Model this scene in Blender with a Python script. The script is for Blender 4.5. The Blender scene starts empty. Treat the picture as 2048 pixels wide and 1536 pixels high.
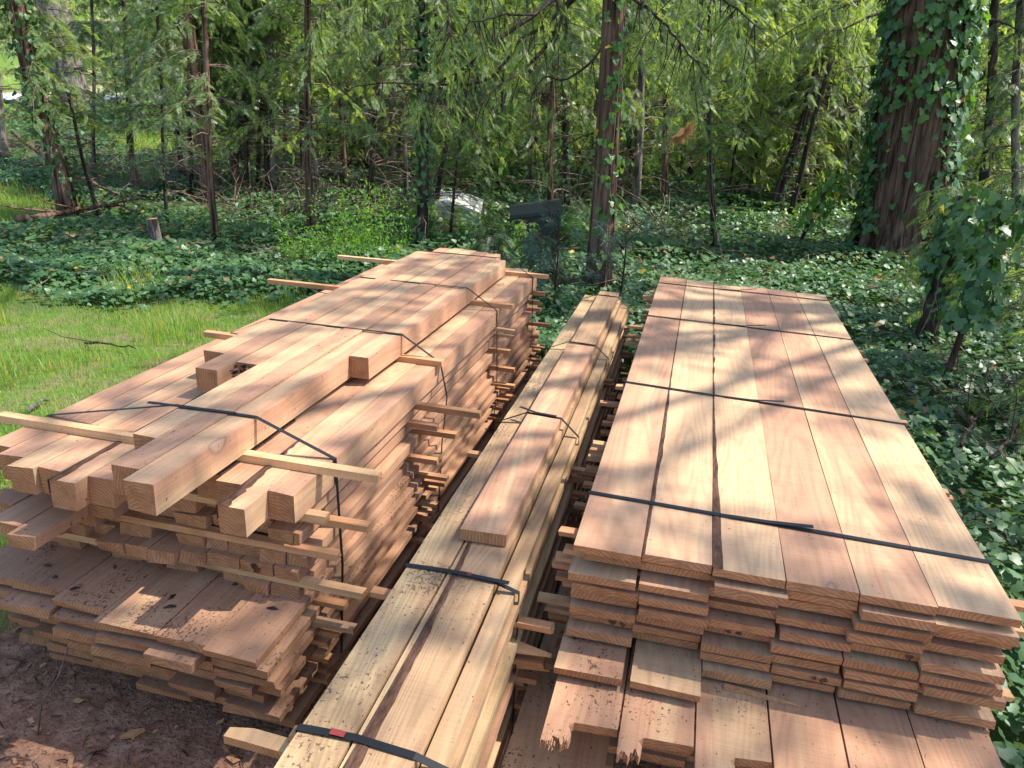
import bpy, math, random
import numpy as np
random.seed(7); rng = np.random.default_rng(7)
S = bpy.context.scene; COL = S.collection
R_ = math.radians

# ------------------------------------------------------------------ camera
H = 2.1; FPX = 1535.0
def basis(yaw, pitch, roll):
    cy, sy, cp, sp = math.cos(yaw), math.sin(yaw), math.cos(pitch), math.sin(pitch)
    F = np.array([-sy*cp, cy*cp, -sp]); R = np.array([cy, sy, 0.]); U = np.cross(R, F)
    c, s = math.cos(roll), math.sin(roll)
    return c*R+s*U, -s*R+c*U, F
CR, CU, CF = basis(R_(13.0), R_(20.08), R_(2.7)); CC = np.array([0, 0, H])
def ray(px, py):
    d = CF+CR*(px-1024)/FPX-CU*(py-768)/FPX
    return d/np.linalg.norm(d)
FW = np.array([-math.sin(R_(13)), math.cos(R_(13))])      # horizontal viewing direction
cam_d = bpy.data.cameras.new('camera'); cam = bpy.data.objects.new('camera', cam_d); COL.objects.link(cam)
cam_d.sensor_width = 36; cam_d.lens = 36*FPX/2048; cam_d.clip_end = 400; cam_d.clip_start = .05
from mathutils import Matrix, Vector
cam.matrix_world = Matrix([[CR[i], CU[i], -CF[i], CC[i]] for i in range(3)]+[[0, 0, 0, 1]])
S.camera = cam

# ------------------------------------------------------------------ terrain
def softplus(v, k=1.0):
    return np.log1p(np.exp(np.clip(v/k, -30, 30)))*k
def hump(x, y):
    return (.5*np.sin(x*.55+1.3)*np.cos(y*.47+.4)+.3*np.sin(x*1.3+y*.9)+.2*np.sin(y*2.1-x*1.7+2.))
def ground_z(x, y):
    x = np.asarray(x, float); y = np.asarray(y, float)
    d = FW[0]*x+FW[1]*y
    z = .062*softplus(d-9., 1.2)+.22*softplus(d-34., 2.5)
    z = z+hump(x, y)*(.02+.10*np.clip((d-8)/8, 0, 1))*np.clip((d-7)/2, 0, 1)
    return z
def stand(px, py):
    """the point of the ground under a spot of the view"""
    d = ray(px, py); t0 = 1.
    for i in range(6000):
        p = CC+d*t0
        if p[2] <= ground_z(p[0], p[1]): break
        t0 += .02
    return CC+d*t0
def above(px, py, base):
    """the point over BASE's upright plane (facing the camera) in the direction px,py"""
    d = ray(px, py); n = np.array([FW[0], FW[1], 0.])
    t = ((base-CC)@n)/(d@n)
    return CC+d*t
def at_depth(px, py, depth):
    d = ray(px, py); n = np.array([FW[0], FW[1], 0.])
    return CC+d*(depth/(d@n))

# ------------------------------------------------------------------ mesh helpers
def link(o):
    COL.objects.link(o); return o
def tag(o, label=None, cat=None, group=None, kind=None):
    if label: o['label'] = label
    if cat: o['category'] = cat
    if group: o['group'] = group
    if kind: o['kind'] = kind
    return o
def meshdata(name, V, faces, mats=(), fm=None, smooth=False):
    me = bpy.data.meshes.new(name)
    me.from_pydata([tuple(v) for v in V], [], [tuple(f) for f in faces])
    for m in mats: me.materials.append(m)
    if fm is not None: me.polygons.foreach_set('material_index', np.asarray(fm, np.int32))
    if smooth: me.polygons.foreach_set('use_smooth', np.ones(len(me.polygons), bool))
    me.update(); return me
def bigmesh(name, V, sizes, loops, mats=(), fm=None, smooth=False):
    me = bpy.data.meshes.new(name)
    V = np.asarray(V, np.float32); sizes = np.asarray(sizes, np.int32); loops = np.asarray(loops, np.int32)
    me.vertices.add(len(V)); me.vertices.foreach_set('co', V.ravel())
    me.loops.add(len(loops)); me.loops.foreach_set('vertex_index', loops)
    me.polygons.add(len(sizes))
    me.polygons.foreach_set('loop_start', np.concatenate([[0], np.cumsum(sizes)[:-1]]).astype(np.int32))
    for m in mats: me.materials.append(m)
    if fm is not None: me.polygons.foreach_set('material_index', np.asarray(fm, np.int32))
    if smooth: me.polygons.foreach_set('use_smooth', np.ones(len(sizes), bool))
    me.update(calc_edges=True); me.validate(); return me
def ob(name, me, loc=(0, 0, 0), parent=None, rot=None, scale=None):
    o = bpy.data.objects.new(name, me); o.location = tuple(float(v) for v in loc)
    if rot is not None: o.rotation_euler = rot
    if scale is not None: o.scale = (scale,)*3 if np.isscalar(scale) else scale
    if parent is not None: o.parent = parent
    return link(o)
def empty(name, loc):
    o = bpy.data.objects.new(name, None); o.location = tuple(float(v) for v in loc); o.empty_display_size = .1
    return link(o)
class Acc:
    """gathers scattered copies of small shapes and tubes into one mesh"""
    def __init__(s): s.V = []; s.sz = []; s.lp = []; s.fm = []; s.n = 0
    def scatter(s, tv, tf, P, M, mat=0):
        P = np.asarray(P, float); M = np.asarray(M, float)
        N = len(P); tv = np.asarray(tv, float); k = len(tv)
        if N == 0: return
        V = np.einsum('nij,kj->nki', M, tv)+P[:, None, :]
        s.V.append(V.reshape(-1, 3))
        lp = np.concatenate([np.asarray(f) for f in tf]); sz = np.array([len(f) for f in tf])
        s.lp.append((lp[None, :]+(np.arange(N)*k)[:, None]).ravel()+s.n)
        s.sz.append(np.tile(sz, N)); s.fm.append(np.full(N*len(tf), mat)); s.n += N*k
    def add(s, V, F, mat=0):
        V = np.asarray(V, float); s.V.append(V)
        s.lp.append(np.concatenate([np.asarray(f) for f in F])+s.n); s.sz.append(np.array([len(f) for f in F]))
        s.fm.append(np.full(len(F), mat)); s.n += len(V)
    def tube(s, pts, rad, n=6, mat=0, rough=0., cap=True):
        V, F = tube(pts, rad, n, rough, cap); s.add(V, F, mat)
    def mesh(s, name, mats, smooth=False):
        return bigmesh(name, np.concatenate(s.V), np.concatenate(s.sz), np.concatenate(s.lp), mats, np.concatenate(s.fm), smooth)
def tube(pts, rad, n=6, rough=0., cap=True, ridge=0):
    pts = np.asarray(pts, float); m = len(pts); rad = np.broadcast_to(np.asarray(rad, float), (m,))
    T = np.gradient(pts, axis=0); T /= np.linalg.norm(T, axis=1)[:, None]+1e-9
    ref = np.array([1., 0, 0]) if abs(T[m//2][0]) < .8 else np.array([0, 1., 0])
    A = np.cross(T, ref); A /= np.linalg.norm(A, axis=1)[:, None]; B = np.cross(T, A)
    a = np.arange(n)*2*math.pi/n
    rr = rad[:, None]*np.ones((m, n))
    if ridge:
        ph = rng.uniform(0, 6.28, n); tw = np.linspace(0, 1, m)[:, None]
        prof = rng.uniform(-1, 1, n)
        rr = rr*(1+ridge*(prof[None, :]*.7+.5*np.sin(ph[None, :]+tw*9)))
    if rough: rr = rr*(1+rough*rng.uniform(-1, 1, (m, n)))
    V = pts[:, None, :]+rr[:, :, None]*(np.cos(a)[None, :, None]*A[:, None, :]+np.sin(a)[None, :, None]*B[:, None, :])
    V = V.reshape(-1, 3); F = []
    for j in range(m-1):
        for i in range(n):
            F.append((j*n+i, j*n+(i+1) % n, (j+1)*n+(i+1) % n, (j+1)*n+i))
    if cap:
        F.append(tuple(range(n))[::-1]); F.append(tuple((m-1)*n+i for i in range(n)))
    return V, F
def frames(nrm, yaw, scale):
    """rotation*scale matrices whose z is nrm and whose x,y turn by yaw"""
    nrm = nrm/np.linalg.norm(nrm, axis=1)[:, None]
    ref = np.where(np.abs(nrm[:, 2:3]) < .9, np.array([[0, 0, 1.]]), np.array([[1., 0, 0]]))
    a = np.cross(ref, nrm); a /= np.linalg.norm(a, axis=1)[:, None]; b = np.cross(nrm, a)
    c, s_ = np.cos(yaw)[:, None], np.sin(yaw)[:, None]
    X = a*c+b*s_; Y = -a*s_+b*c
    return np.stack([X, Y, nrm], -1)*np.asarray(scale)[:, None, None]

# ------------------------------------------------------------------ materials
def nmat(name):
    m = bpy.data.materials.new(name); m.use_nodes = True
    nt = m.node_tree; nt.nodes.clear()
    out = nt.nodes.new('ShaderNodeOutputMaterial')
    def N(t, **kw):
        n = nt.nodes.new(t)
        for k, v in kw.items():
            if hasattr(n, k): setattr(n, k, v)
            else: n.inputs[k].default_value = v
        return n
    def L(a, b): nt.links.new(a, b)
    def mth(op, a, b=None, c=None, clamp=False):
        n = nt.nodes.new('ShaderNodeMath'); n.operation = op; n.use_clamp = clamp
        for i, v in enumerate((a, b, c)):
            if v is None: continue
            if isinstance(v, (int, float)): n.inputs[i].default_value = v
            else: L(v, n.inputs[i])
        return n.outputs[0]
    def mix(f, a, b, blend='MIX'):
        n = nt.nodes.new('ShaderNodeMix'); n.data_type = 'RGBA'; n.blend_type = blend
        for i, v in ((0, f), (6, a), (7, b)):
            if isinstance(v, (int, float)): n.inputs[i].default_value = v
            elif isinstance(v, tuple): n.inputs[i].default_value = (*v, 1) if len(v) == 3 else v
            else: L(v, n.inputs[i])
        return n.outputs[2]
    def rng_(v, a, b, c=0., d=1.):
        n = nt.nodes.new('ShaderNodeMapRange'); n.interpolation_type = 'SMOOTHSTEP'
        L(v, n.inputs[0])
        for i, q in enumerate((a, b, c, d)): n.inputs[i+1].default_value = q
        return n.outputs[0]
    def vscale(v, xyz):
        n = nt.nodes.new('ShaderNodeVectorMath'); n.operation = 'MULTIPLY'; L(v, n.inputs[0]); n.inputs[1].default_value = xyz
        return n.outputs[0]
    def noise(v, scale=1., detail=2., rough=.5, dist=0.):
        n = nt.nodes.new('ShaderNodeTexNoise'); L(v, n.inputs['Vector'])
        n.inputs['Scale'].default_value = scale; n.inputs['Detail'].default_value = detail
        n.inputs['Roughness'].default_value = rough; n.inputs['Distortion'].default_value = dist
        return n.outputs[0]
    return m, nt, out, N, L, mth, mix, rng_, vscale, noise

def wood(name, heart, sap, endc, grain=1., speck=1., stain=.25):
    m, nt, out, N, L, mth, mix, rg, vs, noise = nmat(name)
    tc = N('ShaderNodeTexCoord'); oi = N('ShaderNodeObjectInfo')
    sep = N('ShaderNodeSeparateColor'); L(oi.outputs['Color'], sep.inputs[0])
    off = N('ShaderNodeVectorMath', operation='MULTIPLY_ADD'); L(oi.outputs['Random'], off.inputs[0])
    off.inputs[1].default_value = (31.7, 17.3, 23.9); L(tc.outputs['Object'], off.inputs[2])
    P = off.outputs[0]
    warp = N('ShaderNodeTexNoise'); L(vs(P, (2.2, .7, 2.2)), warp.inputs['Vector']); warp.inputs['Scale'].default_value = 1.; warp.inputs['Detail'].default_value = 1.
    wv = N('ShaderNodeVectorMath', operation='MULTIPLY_ADD'); L(warp.outputs['Color'], wv.inputs[0]); wv.inputs[1].default_value = (.10, 0, .10); L(P, wv.inputs[2])
    Pw = wv.outputs[0]
    band = noise(vs(Pw, (7., .28, 7.)), 1., 2., .5)
    f = mth('ADD', band, mth('MULTIPLY', mth('SUBTRACT', sep.outputs[0], .5), 1.0))
    hs = rg(f, .43, .56)
    col = mix(hs, sap, heart)
    blot = noise(vs(P, (5., 2.2, 5.)), 1., 5., .65)
    col = mix(rg(blot, .46, .72, 0, stain*1.7), col, tuple(c*.58 for c in heart))
    grey = noise(vs(P, (9., 1.1, 9.)), 1., 4., .6)
    col = mix(rg(grey, .56, .74, 0, .45), col, (.24, .175, .13))
    # growth rings, long fibres, cross saw lines
    fig = noise(vs(Pw, (5.5, .55, 5.5)), 1., 1.2, .45)
    figs = mth('MULTIPLY_ADD', mth('SINE', mth('MULTIPLY', fig, 135.)), .5, .5)
    ring = noise(vs(Pw, (46., .55, 46.)), 1., 2., .6)
    ringm = mth('MULTIPLY_ADD', rg(ring, .40, .62, 0., 1.), .35, mth('MULTIPLY', mth('MULTIPLY', figs, figs), .65))
    fib = noise(vs(P, (260., 5., 260.)), 1., 3., .6)
    saw = noise(vs(P, (3.5, 170., 3.5)), 1., 2., .6)
    lum = mth('ADD', 1.0, mth('ADD', mth('MULTIPLY', mth('SUBTRACT', ringm, .5), -.20*grain), mth('ADD', mth('MULTIPLY', mth('SUBTRACT', fib, .5), .30*grain), mth('MULTIPLY', mth('SUBTRACT', saw, .5), .34))))
    lum = mth('MULTIPLY', lum, mth('MULTIPLY', sep.outputs[2], 1.0))
    col = mix(1., col, lum, 'MULTIPLY')
    # knots
    vo = N('ShaderNodeTexVoronoi'); L(vs(Pw, (5.2, 2.1, 2.0)), vo.inputs['Vector']); vo.inputs['Scale'].default_value = 1.
    sc = N('ShaderNodeSeparateColor'); L(vo.outputs['Color'], sc.inputs[0])
    keep = rg(sc.outputs[0], .70, .71)
    kd = vo.outputs['Distance']
    kring = mth('MULTIPLY', rg(kd, .19, .10), keep)
    kin = mth('MULTIPLY', rg(kd, .11, .085), keep)
    col = mix(mth('MULTIPLY', kring, .35), col, tuple(c*.62 for c in heart))
    kcore = mth('MULTIPLY', mth('SUBTRACT', rg(kd, .125, .10), rg(kd, .10, .07)), keep)
    col = mix(mth('MULTIPLY', kin, .5), col, (.33, .24, .19)); col = mix(mth('MULTIPLY', kcore, .55), col, (.16, .10, .07))
    # sawdust, bark crumbs
    dens = noise(vs(P, (5., 4., 5.)), 1., 2., .6)
    dz = mth('MULTIPLY', rg(dens, .30, .75), mth('MULTIPLY', sep.outputs[1], speck))
    s1 = noise(vs(P, (120., 75., 60.)), 1., 1.5, .5, .6); s2 = noise(vs(P, (55., 85., 60.)), 1., 2., .6, .9)
    spk = rg(mth('ADD', mth('MAXIMUM', s1, mth('SUBTRACT', s2, .03)), mth('MULTIPLY', dz, .185)), .735, .765)
    col = mix(mth('MULTIPLY', spk, .82), col, (.060, .032, .024))
    dust = noise(vs(P, (150., 110., 150.)), 1., 2., .7)
    col = mix(mth('MULTIPLY', rg(dust, .55, .72), mth('MULTIPLY', dz, .55)), col, (.22, .13, .09))
    # end grain
    sn = N('ShaderNodeSeparateXYZ'); L(tc.outputs['Normal'], sn.inputs[0])
    isend = mth('GREATER_THAN', mth('ABSOLUTE', sn.outputs[1]), .75)
    ew = N('ShaderNodeVectorRotate', rotation_type='Y_AXIS'); L(P, ew.inputs['Vector']); L(mth('MULTIPLY', oi.outputs['Random'], 6.), ew.inputs['Angle'])
    eo = N('ShaderNodeVectorMath', operation='MULTIPLY_ADD'); L(oi.outputs['Random'], eo.inputs[0]); eo.inputs[1].default_value = (.37, 0, .21); L(tc.outputs['Object'], eo.inputs[2])
    eo2 = N('ShaderNodeVectorMath', operation='MULTIPLY_ADD'); L(eo.outputs[0], eo2.inputs[0]); eo2.inputs[1].default_value = (1, 0, 1); eo2.inputs[2].default_value = (-.18, 0, .03)
    ln = N('ShaderNodeVectorMath', operation='LENGTH'); L(eo2.outputs[0], ln.inputs[0])
    en = noise(vs(P, (16., 16., 16.)), 1., 2., .5)
    er = mth('MULTIPLY_ADD', mth('SINE', mth('MULTIPLY', mth('MULTIPLY_ADD', en, .035, ln.outputs['Value']), 560.)), .30, .5)
    eg = mth('MULTIPLY_ADD', noise(vs(ew.outputs[0], (110., 4., 30.)), 1., 3., .65), .5, mth('MULTIPLY', er, .5))
    eb = noise(vs(P, (22., 22., 22.)), 1., 3., .6)
    ecol = mix(rg(eg, .35, .65), tuple(c*.78 for c in endc), tuple(min(1, c*1.14) for c in endc))
    ecol = mix(rg(eb, .42, .72, 0, .6), ecol, tuple(c*.55 for c in endc))
    ecol = mix(1., ecol, sep.outputs[2], 'MULTIPLY')
    col = mix(isend, col, ecol)
    b = N('ShaderNodeBsdfPrincipled'); L(col, b.inputs['Base Color']); b.inputs['Roughness'].default_value = .72; b.inputs['Specular IOR Level'].default_value = .22
    bp = N('ShaderNodeBump'); bp.inputs['Strength'].default_value = .35; bp.inputs['Distance'].default_value = .0015
    hgt = mth('ADD', mth('MULTIPLY', fib, .8), mth('ADD', mth('MULTIPLY', saw, .8), mth('ADD', mth('MULTIPLY', spk, 2.5), mth('MULTIPLY', mth('MULTIPLY', eg, isend), 1.5))))
    L(hgt, bp.inputs['Height']); L(bp.outputs[0], b.inputs['Normal'])
    L(b.outputs[0], out.inputs[0]); return m

M_cedar = wood('cedar_wood', (.412, .222, .130), (.478, .300, .168), (.36, .172, .082))
M_fir = wood('fir_wood', (.330, .205, .112), (.435, .298, .158), (.34, .19, .095), grain=1.5, speck=1.2, stain=.45)
M_stick = wood('stick_wood', (.460, .225, .105), (.560, .330, .165), (.44, .22, .10), grain=1.0, speck=.5, stain=.4)

def simple(name, color, rough=.6, spec=.3, var=0., nscale=8., metal=0., stretch=(1, 1, 1), dark=.5, bump=0.):
    m, nt, out, N, L, mth, mix, rg, vs, noise = nmat(name)
    tc = N('ShaderNodeTexCoord'); n = noise(vs(tc.outputs['Object'], stretch), nscale, 4., .6)
    col = mix(rg(n, .35, .7, 0, var), color, tuple(c*dark for c in color))
    b = N('ShaderNodeBsdfPrincipled'); L(col, b.inputs['Base Color']); b.inputs['Roughness'].default_value = rough
    b.inputs['Specular IOR Level'].default_value = spec; b.inputs['Metallic'].default_value = metal
    if bump:
        bp = N('ShaderNodeBump'); bp.inputs['Strength'].default_value = bump; bp.inputs['Distance'].default_value = .02
        L(n, bp.inputs['Height']); L(bp.outputs[0], b.inputs['Normal'])
    L(b.outputs[0], out.inputs[0]); return m
M_strap = simple('strap_plastic', (.010, .010, .011), .45, .28, .4, 30)
M_mark = simple('strap_print', (.22, .03, .03), .5, .3, .6, 200)
M_barkedge = simple('bark_edge', (.115, .062, .042), .95, .1, .9, 60, stretch=(1, .25, 1), dark=.35, bump=.6)
def bark(name, c1, c2, stretch=(14, 14, 1.6), bump=1.):
    m, nt, out, N, L, mth, mix, rg, vs, noise = nmat(name)
    tc = N('ShaderNodeTexCoord'); oi = N('ShaderNodeObjectInfo')
    v = N('ShaderNodeVectorMath', operation='ADD'); L(tc.outputs['Object'], v.inputs[0]); L(oi.outputs['Random'], v.inputs[1])
    n1 = noise(vs(v.outputs[0], stretch), 1., 5., .62, .4); n2 = noise(vs(v.outputs[0], (3, 3, 1.2)), 1., 3., .6)
    col = mix(rg(n1, .36, .62), c1, c2); col = mix(rg(n2, .45, .7, 0, .5), col, tuple(c*.6 for c in c2))
    b = N('ShaderNodeBsdfPrincipled'); L(col, b.inputs['Base Color']); b.inputs['Roughness'].default_value = .95; b.inputs['Specular IOR Level'].default_value = .1
    bp = N('ShaderNodeBump'); bp.inputs['Strength'].default_value = bump; bp.inputs['Distance'].default_value = .06
    L(n1, bp.inputs['Height']); L(bp.outputs[0], b.inputs['Normal']); L(b.outputs[0], out.inputs[0]); return m
M_bark = bark('cedar_bark', (.030, .018, .013), (.22, .135, .10), (17, 17, 1.3), 1.)
M_barkg = bark('grey_bark', (.05, .042, .038), (.25, .21, .185), (9, 9, 2.5))
M_barkd = bark('dark_bark', (.022, .017, .014), (.085, .062, .05))
M_twig = bark('twig_bark', (.10, .07, .055), (.27, .20, .16))

def leaf(name, c1, c2, trans=.35, rough=.4, gloss=.5, yellow=0., tcol=1.6):
    m, nt, out, N, L, mth, mix, rg, vs, noise = nmat(name)
    g = N('ShaderNodeNewGeometry'); oi = N('ShaderNodeObjectInfo')
    r = mth('FRACT', mth('ADD', g.outputs['Random Per Island'], oi.outputs['Random']))
    col = mix(r, c1, c2)
    col = mix(mth('MULTIPLY', mth('SUBTRACT', oi.outputs['Random'], .5), .5, clamp=True), col, tuple(c*.6 for c in c1))
    if yellow: col = mix(mth('GREATER_THAN', r, 1-yellow), col, (.45, .34, .04))
    b = N('ShaderNodeBsdfPrincipled'); L(col, b.inputs['Base Color']); b.inputs['Roughness'].default_value = rough; b.inputs['Specular IOR Level'].default_value = gloss
    t = N('ShaderNodeBsdfTranslucent'); L(mix(1., col, (tcol*1.15, tcol*1.1, tcol*.45), 'MULTIPLY'), t.inputs['Color'])
    mx = N('ShaderNodeMixShader'); mx.inputs[0].default_value = trans; L(b.outputs[0], mx.inputs[1]); L(t.outputs[0], mx.inputs[2])
    L(mx.outputs[0], out.inputs[0]); return m
M_ivy = leaf('ivy_leaf', (.040, .110, .036), (.105, .200, .070), .26, .44, .42, .004)
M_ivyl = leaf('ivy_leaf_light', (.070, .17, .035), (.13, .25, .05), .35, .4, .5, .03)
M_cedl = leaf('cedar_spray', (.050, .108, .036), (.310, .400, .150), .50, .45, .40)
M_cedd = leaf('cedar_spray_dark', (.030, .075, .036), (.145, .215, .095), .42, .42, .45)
M_glow = leaf('sunlit_tint_leaf', (.150, .250, .060), (.440, .520, .180), .55, .42, .45)  # leaf colour brightened to stand in for sunlight on the farther foliage
M_pine = leaf('pine_needle', (.035, .085, .070), (.060, .120, .095), .2, .45, .4)
M_bush = leaf('bush_leaf', (.100, .250, .030), (.180, .340, .055), .45, .5, .3)
M_grass = leaf('grass_blade', (.115, .235, .038), (.300, .400, .110), .45, .5, .3, .07)
M_dead = leaf('dead_spray', (.26, .13, .06), (.36, .20, .10), .3, .7, .2)

# terrain material: attribute 'lawn' (x) and 'soil' (y)
def ground_mat():
    m, nt, out, N, L, mth, mix, rg, vs, noise = nmat('ground_soil')
    g = N('ShaderNodeNewGeometry'); P = g.outputs['Position']
    a = N('ShaderNodeAttribute', attribute_name='zone'); s = N('ShaderNodeSeparateColor'); L(a.outputs['Color'], s.inputs[0])
    n1 = noise(P, 1.1, 5., .6); n2 = noise(P, 14., 4., .65); n3 = noise(P, 60., 3., .7)
    litter = mix(rg(n2, .35, .68), (.060, .036, .022), (.190, .120, .075))
    litter = mix(rg(n3, .55, .7), litter, (.28, .19, .12))
    floor = mix(rg(n1, .34, .48), litter, (.050, .090, .024))
    far = mix(rg(noise(P, .35, 4., .6), .38, .50), (.34, .27, .15), (.12, .20, .04))
    lawn = mix(rg(noise(P, 2.6, 4., .65), .42, .60), (.095, .160, .028), (.165, .150, .070))
    soil = mix(rg(n2, .35, .7), (.25, .118, .070), (.42, .235, .150))
    soil = mix(rg(n3, .5, .72), soil, (.06, .036, .025))
    col = mix(s.outputs[0], floor, lawn); col = mix(s.outputs[1], col, soil); col = mix(s.outputs[2], col, far)
    b = N('ShaderNodeBsdfPrincipled'); L(col, b.inputs['Base Color']); b.inputs['Roughness'].default_value = .95; b.inputs['Specular IOR Level'].default_value = .1
    bp = N('ShaderNodeBump'); bp.inputs['Strength'].default_value = .8; bp.inputs['Distance'].default_value = .03
    L(mth('ADD', n2, mth('MULTIPLY', n3, .5)), bp.inputs['Height']); L(bp.outputs[0], b.inputs['Normal'])
    L(b.outputs[0], out.inputs[0]); return m
M_ground = ground_mat()

def sm(v, a, b):
    t = np.clip((v-a)/(b-a), 0, 1); return t*t*(3-2*t)
def lawn_mask(x, y):
    e = 6.2+.45*np.sin(x*1.1)+.35*np.sin(x*2.7+1)+.3*np.sin(x*6.1+y*3.)+.25*np.sin(y*5.3-x*3.7)
    m = sm(e-y, -.8, .6)*sm(-2.2-x, -.3, .3)
    m2 = np.exp(-(((x+11.2)/2.2)**2+((y-9.6)/1.6)**2))
    m3 = np.exp(-(((x+12.)/3.)**2+((y-18.5)/2.5)**2))*1.2
    return np.clip(np.maximum(np.maximum(m, sm(m2, .25, .6)), sm(m3, .25, .6)), 0, 1)
def soil_mask(x, y):
    return np.clip(np.maximum(sm(2.2-y+.2*np.sin(x*4), -.25, .25)*sm(x+2.9+.15*np.sin(y*5), -.3, .3), sm(x+2.5, -.1, .1)*sm(1.0-x, 0, .1)*sm(6.2-y, 0, .1)), 0, 1)

gx = np.concatenate([np.linspace(-90, -16, 38)[:-1], np.linspace(-16, 8, 150)[:-1], np.linspace(8, 60, 30)])
gy = np.concatenate([np.linspace(-12, 0, 10)[:-1], np.linspace(0, 24, 140)[:-1], np.linspace(24, 110, 60)])
GX, GY = np.meshgrid(gx, gy); GZ = ground_z(GX, GY)
nx, ny = len(gx), len(gy)
idx = (np.arange(ny-1)[:, None]*nx+np.arange(nx-1)[None, :]).ravel()
lp = np.stack([idx, idx+1, idx+nx+1, idx+nx], 1).ravel()
me = bigmesh('ground', np.stack([GX.ravel(), GY.ravel(), GZ.ravel()], 1), np.full(len(idx), 4), lp, [M_ground], None, True)
za = me.attributes.new('zone', 'FLOAT_COLOR', 'POINT')
dd = (FW[0]*GX+FW[1]*GY).ravel()
zc = np.stack([lawn_mask(GX, GY).ravel(), soil_mask(GX, GY).ravel(), sm(dd, 24, 34), np.ones(nx*ny)], 1).astype(np.float32)
za.data.foreach_set('color', zc.ravel())
tag(ob('ground', me), kind='structure')

# ------------------------------------------------------------------ lumber
ORD = ['first', 'second', 'third', 'fourth', 'fifth', 'sixth', 'seventh', 'eighth', 'ninth', 'tenth', 'eleventh', 'twelfth', 'thirteenth', 'fourteenth', 'fifteenth', 'sixteenth', 'seventeenth', 'eighteenth']
def bar_mesh(name, w, L, t, mat, n=10, jit=.0012, bow=.004, endj=.004, wane=None):
    """a sawn bar along y, local origin at the middle of its top front edge; slight bow, wander and uneven ends"""
    ys = np.linspace(0, L, n); V = []
    ph = rng.uniform(0, 6.28); b = rng.uniform(-bow, bow); bx = rng.uniform(-bow, bow)
    for j, y in enumerate(ys):
        u = y/L
        dz = b*math.sin(math.pi*u); dx = bx*math.sin(math.pi*u+ph)*.7
        for sx, sz in ((-1, -1), (1, -1), (1, 0), (-1, 0)):
            ey = 0
            if j == 0: ey = rng.uniform(-endj, endj)
            if j == n-1: ey = rng.uniform(-endj, endj)
            V.append((sx*w/2+dx+rng.uniform(-jit, jit), y+ey, sz*t+dz+rng.uniform(-jit, jit)*.5))
    F = []
    for j in range(n-1):
        for i in range(4):
            F.append((j*4+i, j*4+(i+1) % 4, (j+1)*4+(i+1) % 4, (j+1)*4+i))
    F.append((3, 2, 1, 0)); k = (n-1)*4; F.append((k, k+1, k+2, k+3))
    return meshdata(name, V, F, [mat])
def cross_mesh(name, w, L, t, mat, taper=0.):
    """a stick along x seen as the same grain: built along y then turned by the caller"""
    n = 6; ys = np.linspace(0, L, n); V = []
    for j, y in enumerate(ys):
        k = 1.
        if taper and j == n-1: k = 1-taper
        for sx, sz in ((-1, 0), (1, 0), (1, 1), (-1, 1)):
            V.append((sx*w/2*k+rng.uniform(-.001, .001), y+(rng.uniform(-.004, .004) if j in (0, n-1) else 0), sz*t*(k if sz else 1)))
    F = []
    for j in range(n-1):
        for i in range(4): F.append((j*4+i, j*4+(i+1) % 4, (j+1)*4+(i+1) % 4, (j+1)*4+i))
    F.append((3, 2, 1, 0)); k = (n-1)*4; F.append((k, k+1, k+2, k+3))
    return meshdata(name, V, F, [mat])
def slab_outline(name, outline, t, mat):
    """a board cut to an outline in plan (list of x,y), thickness t downwards"""
    n = len(outline); V = [(x, y, 0) for x, y in outline]+[(x, y, -t) for x, y in outline]
    F = [tuple(range(n)), tuple(range(2*n-1, n-1, -1))]
    for i in range(n):
        j = (i+1) % n; F.append((i, n+i, n+j, j))
    return meshdata(name, V, F, [mat])
def color(o, heart=.5, speck=.15, val=1.):
    o.color = (float(np.clip(heart, 0, 1)), float(np.clip(speck, 0, 1)), float(val), 1.); return o
def bar(name, x0, x1, y0, y1, top, t, mat, label, cat, group, heart=None, speck=.12, val=None, gap=.003, **kw):
    w = x1-x0-gap
    o = ob(name, bar_mesh(name, w, y1-y0, t, mat, **kw), ((x0+x1)/2, y0, top))
    color(o, rng.uniform(.25, .8) if heart is None else heart, speck, rng.uniform(.86, 1.1) if val is None else val)
    return tag(o, label, cat, group)
def stick(x0, x1, y, bottom, label, t=.02, w=.036, rz=0., mat=None, val=None, taper=0., swap=False, group='spacer sticks between the layers', dz=0.):
    L = x1-x0
    o = ob('spacer_stick', cross_mesh('spacer_stick', w, L, t, mat or M_stick, taper))
    if swap: o.location = (x1, y, bottom); o.rotation_euler = (0, 0, math.pi/2+rz)
    else: o.location = (x0, y, bottom); o.rotation_euler = (0, 0, -math.pi/2+rz)
    color(o, rng.uniform(.2, .9), .1, rng.uniform(.75, 1.08) if val is None else val)
    return tag(o, label, 'spacer stick', group)

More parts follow.
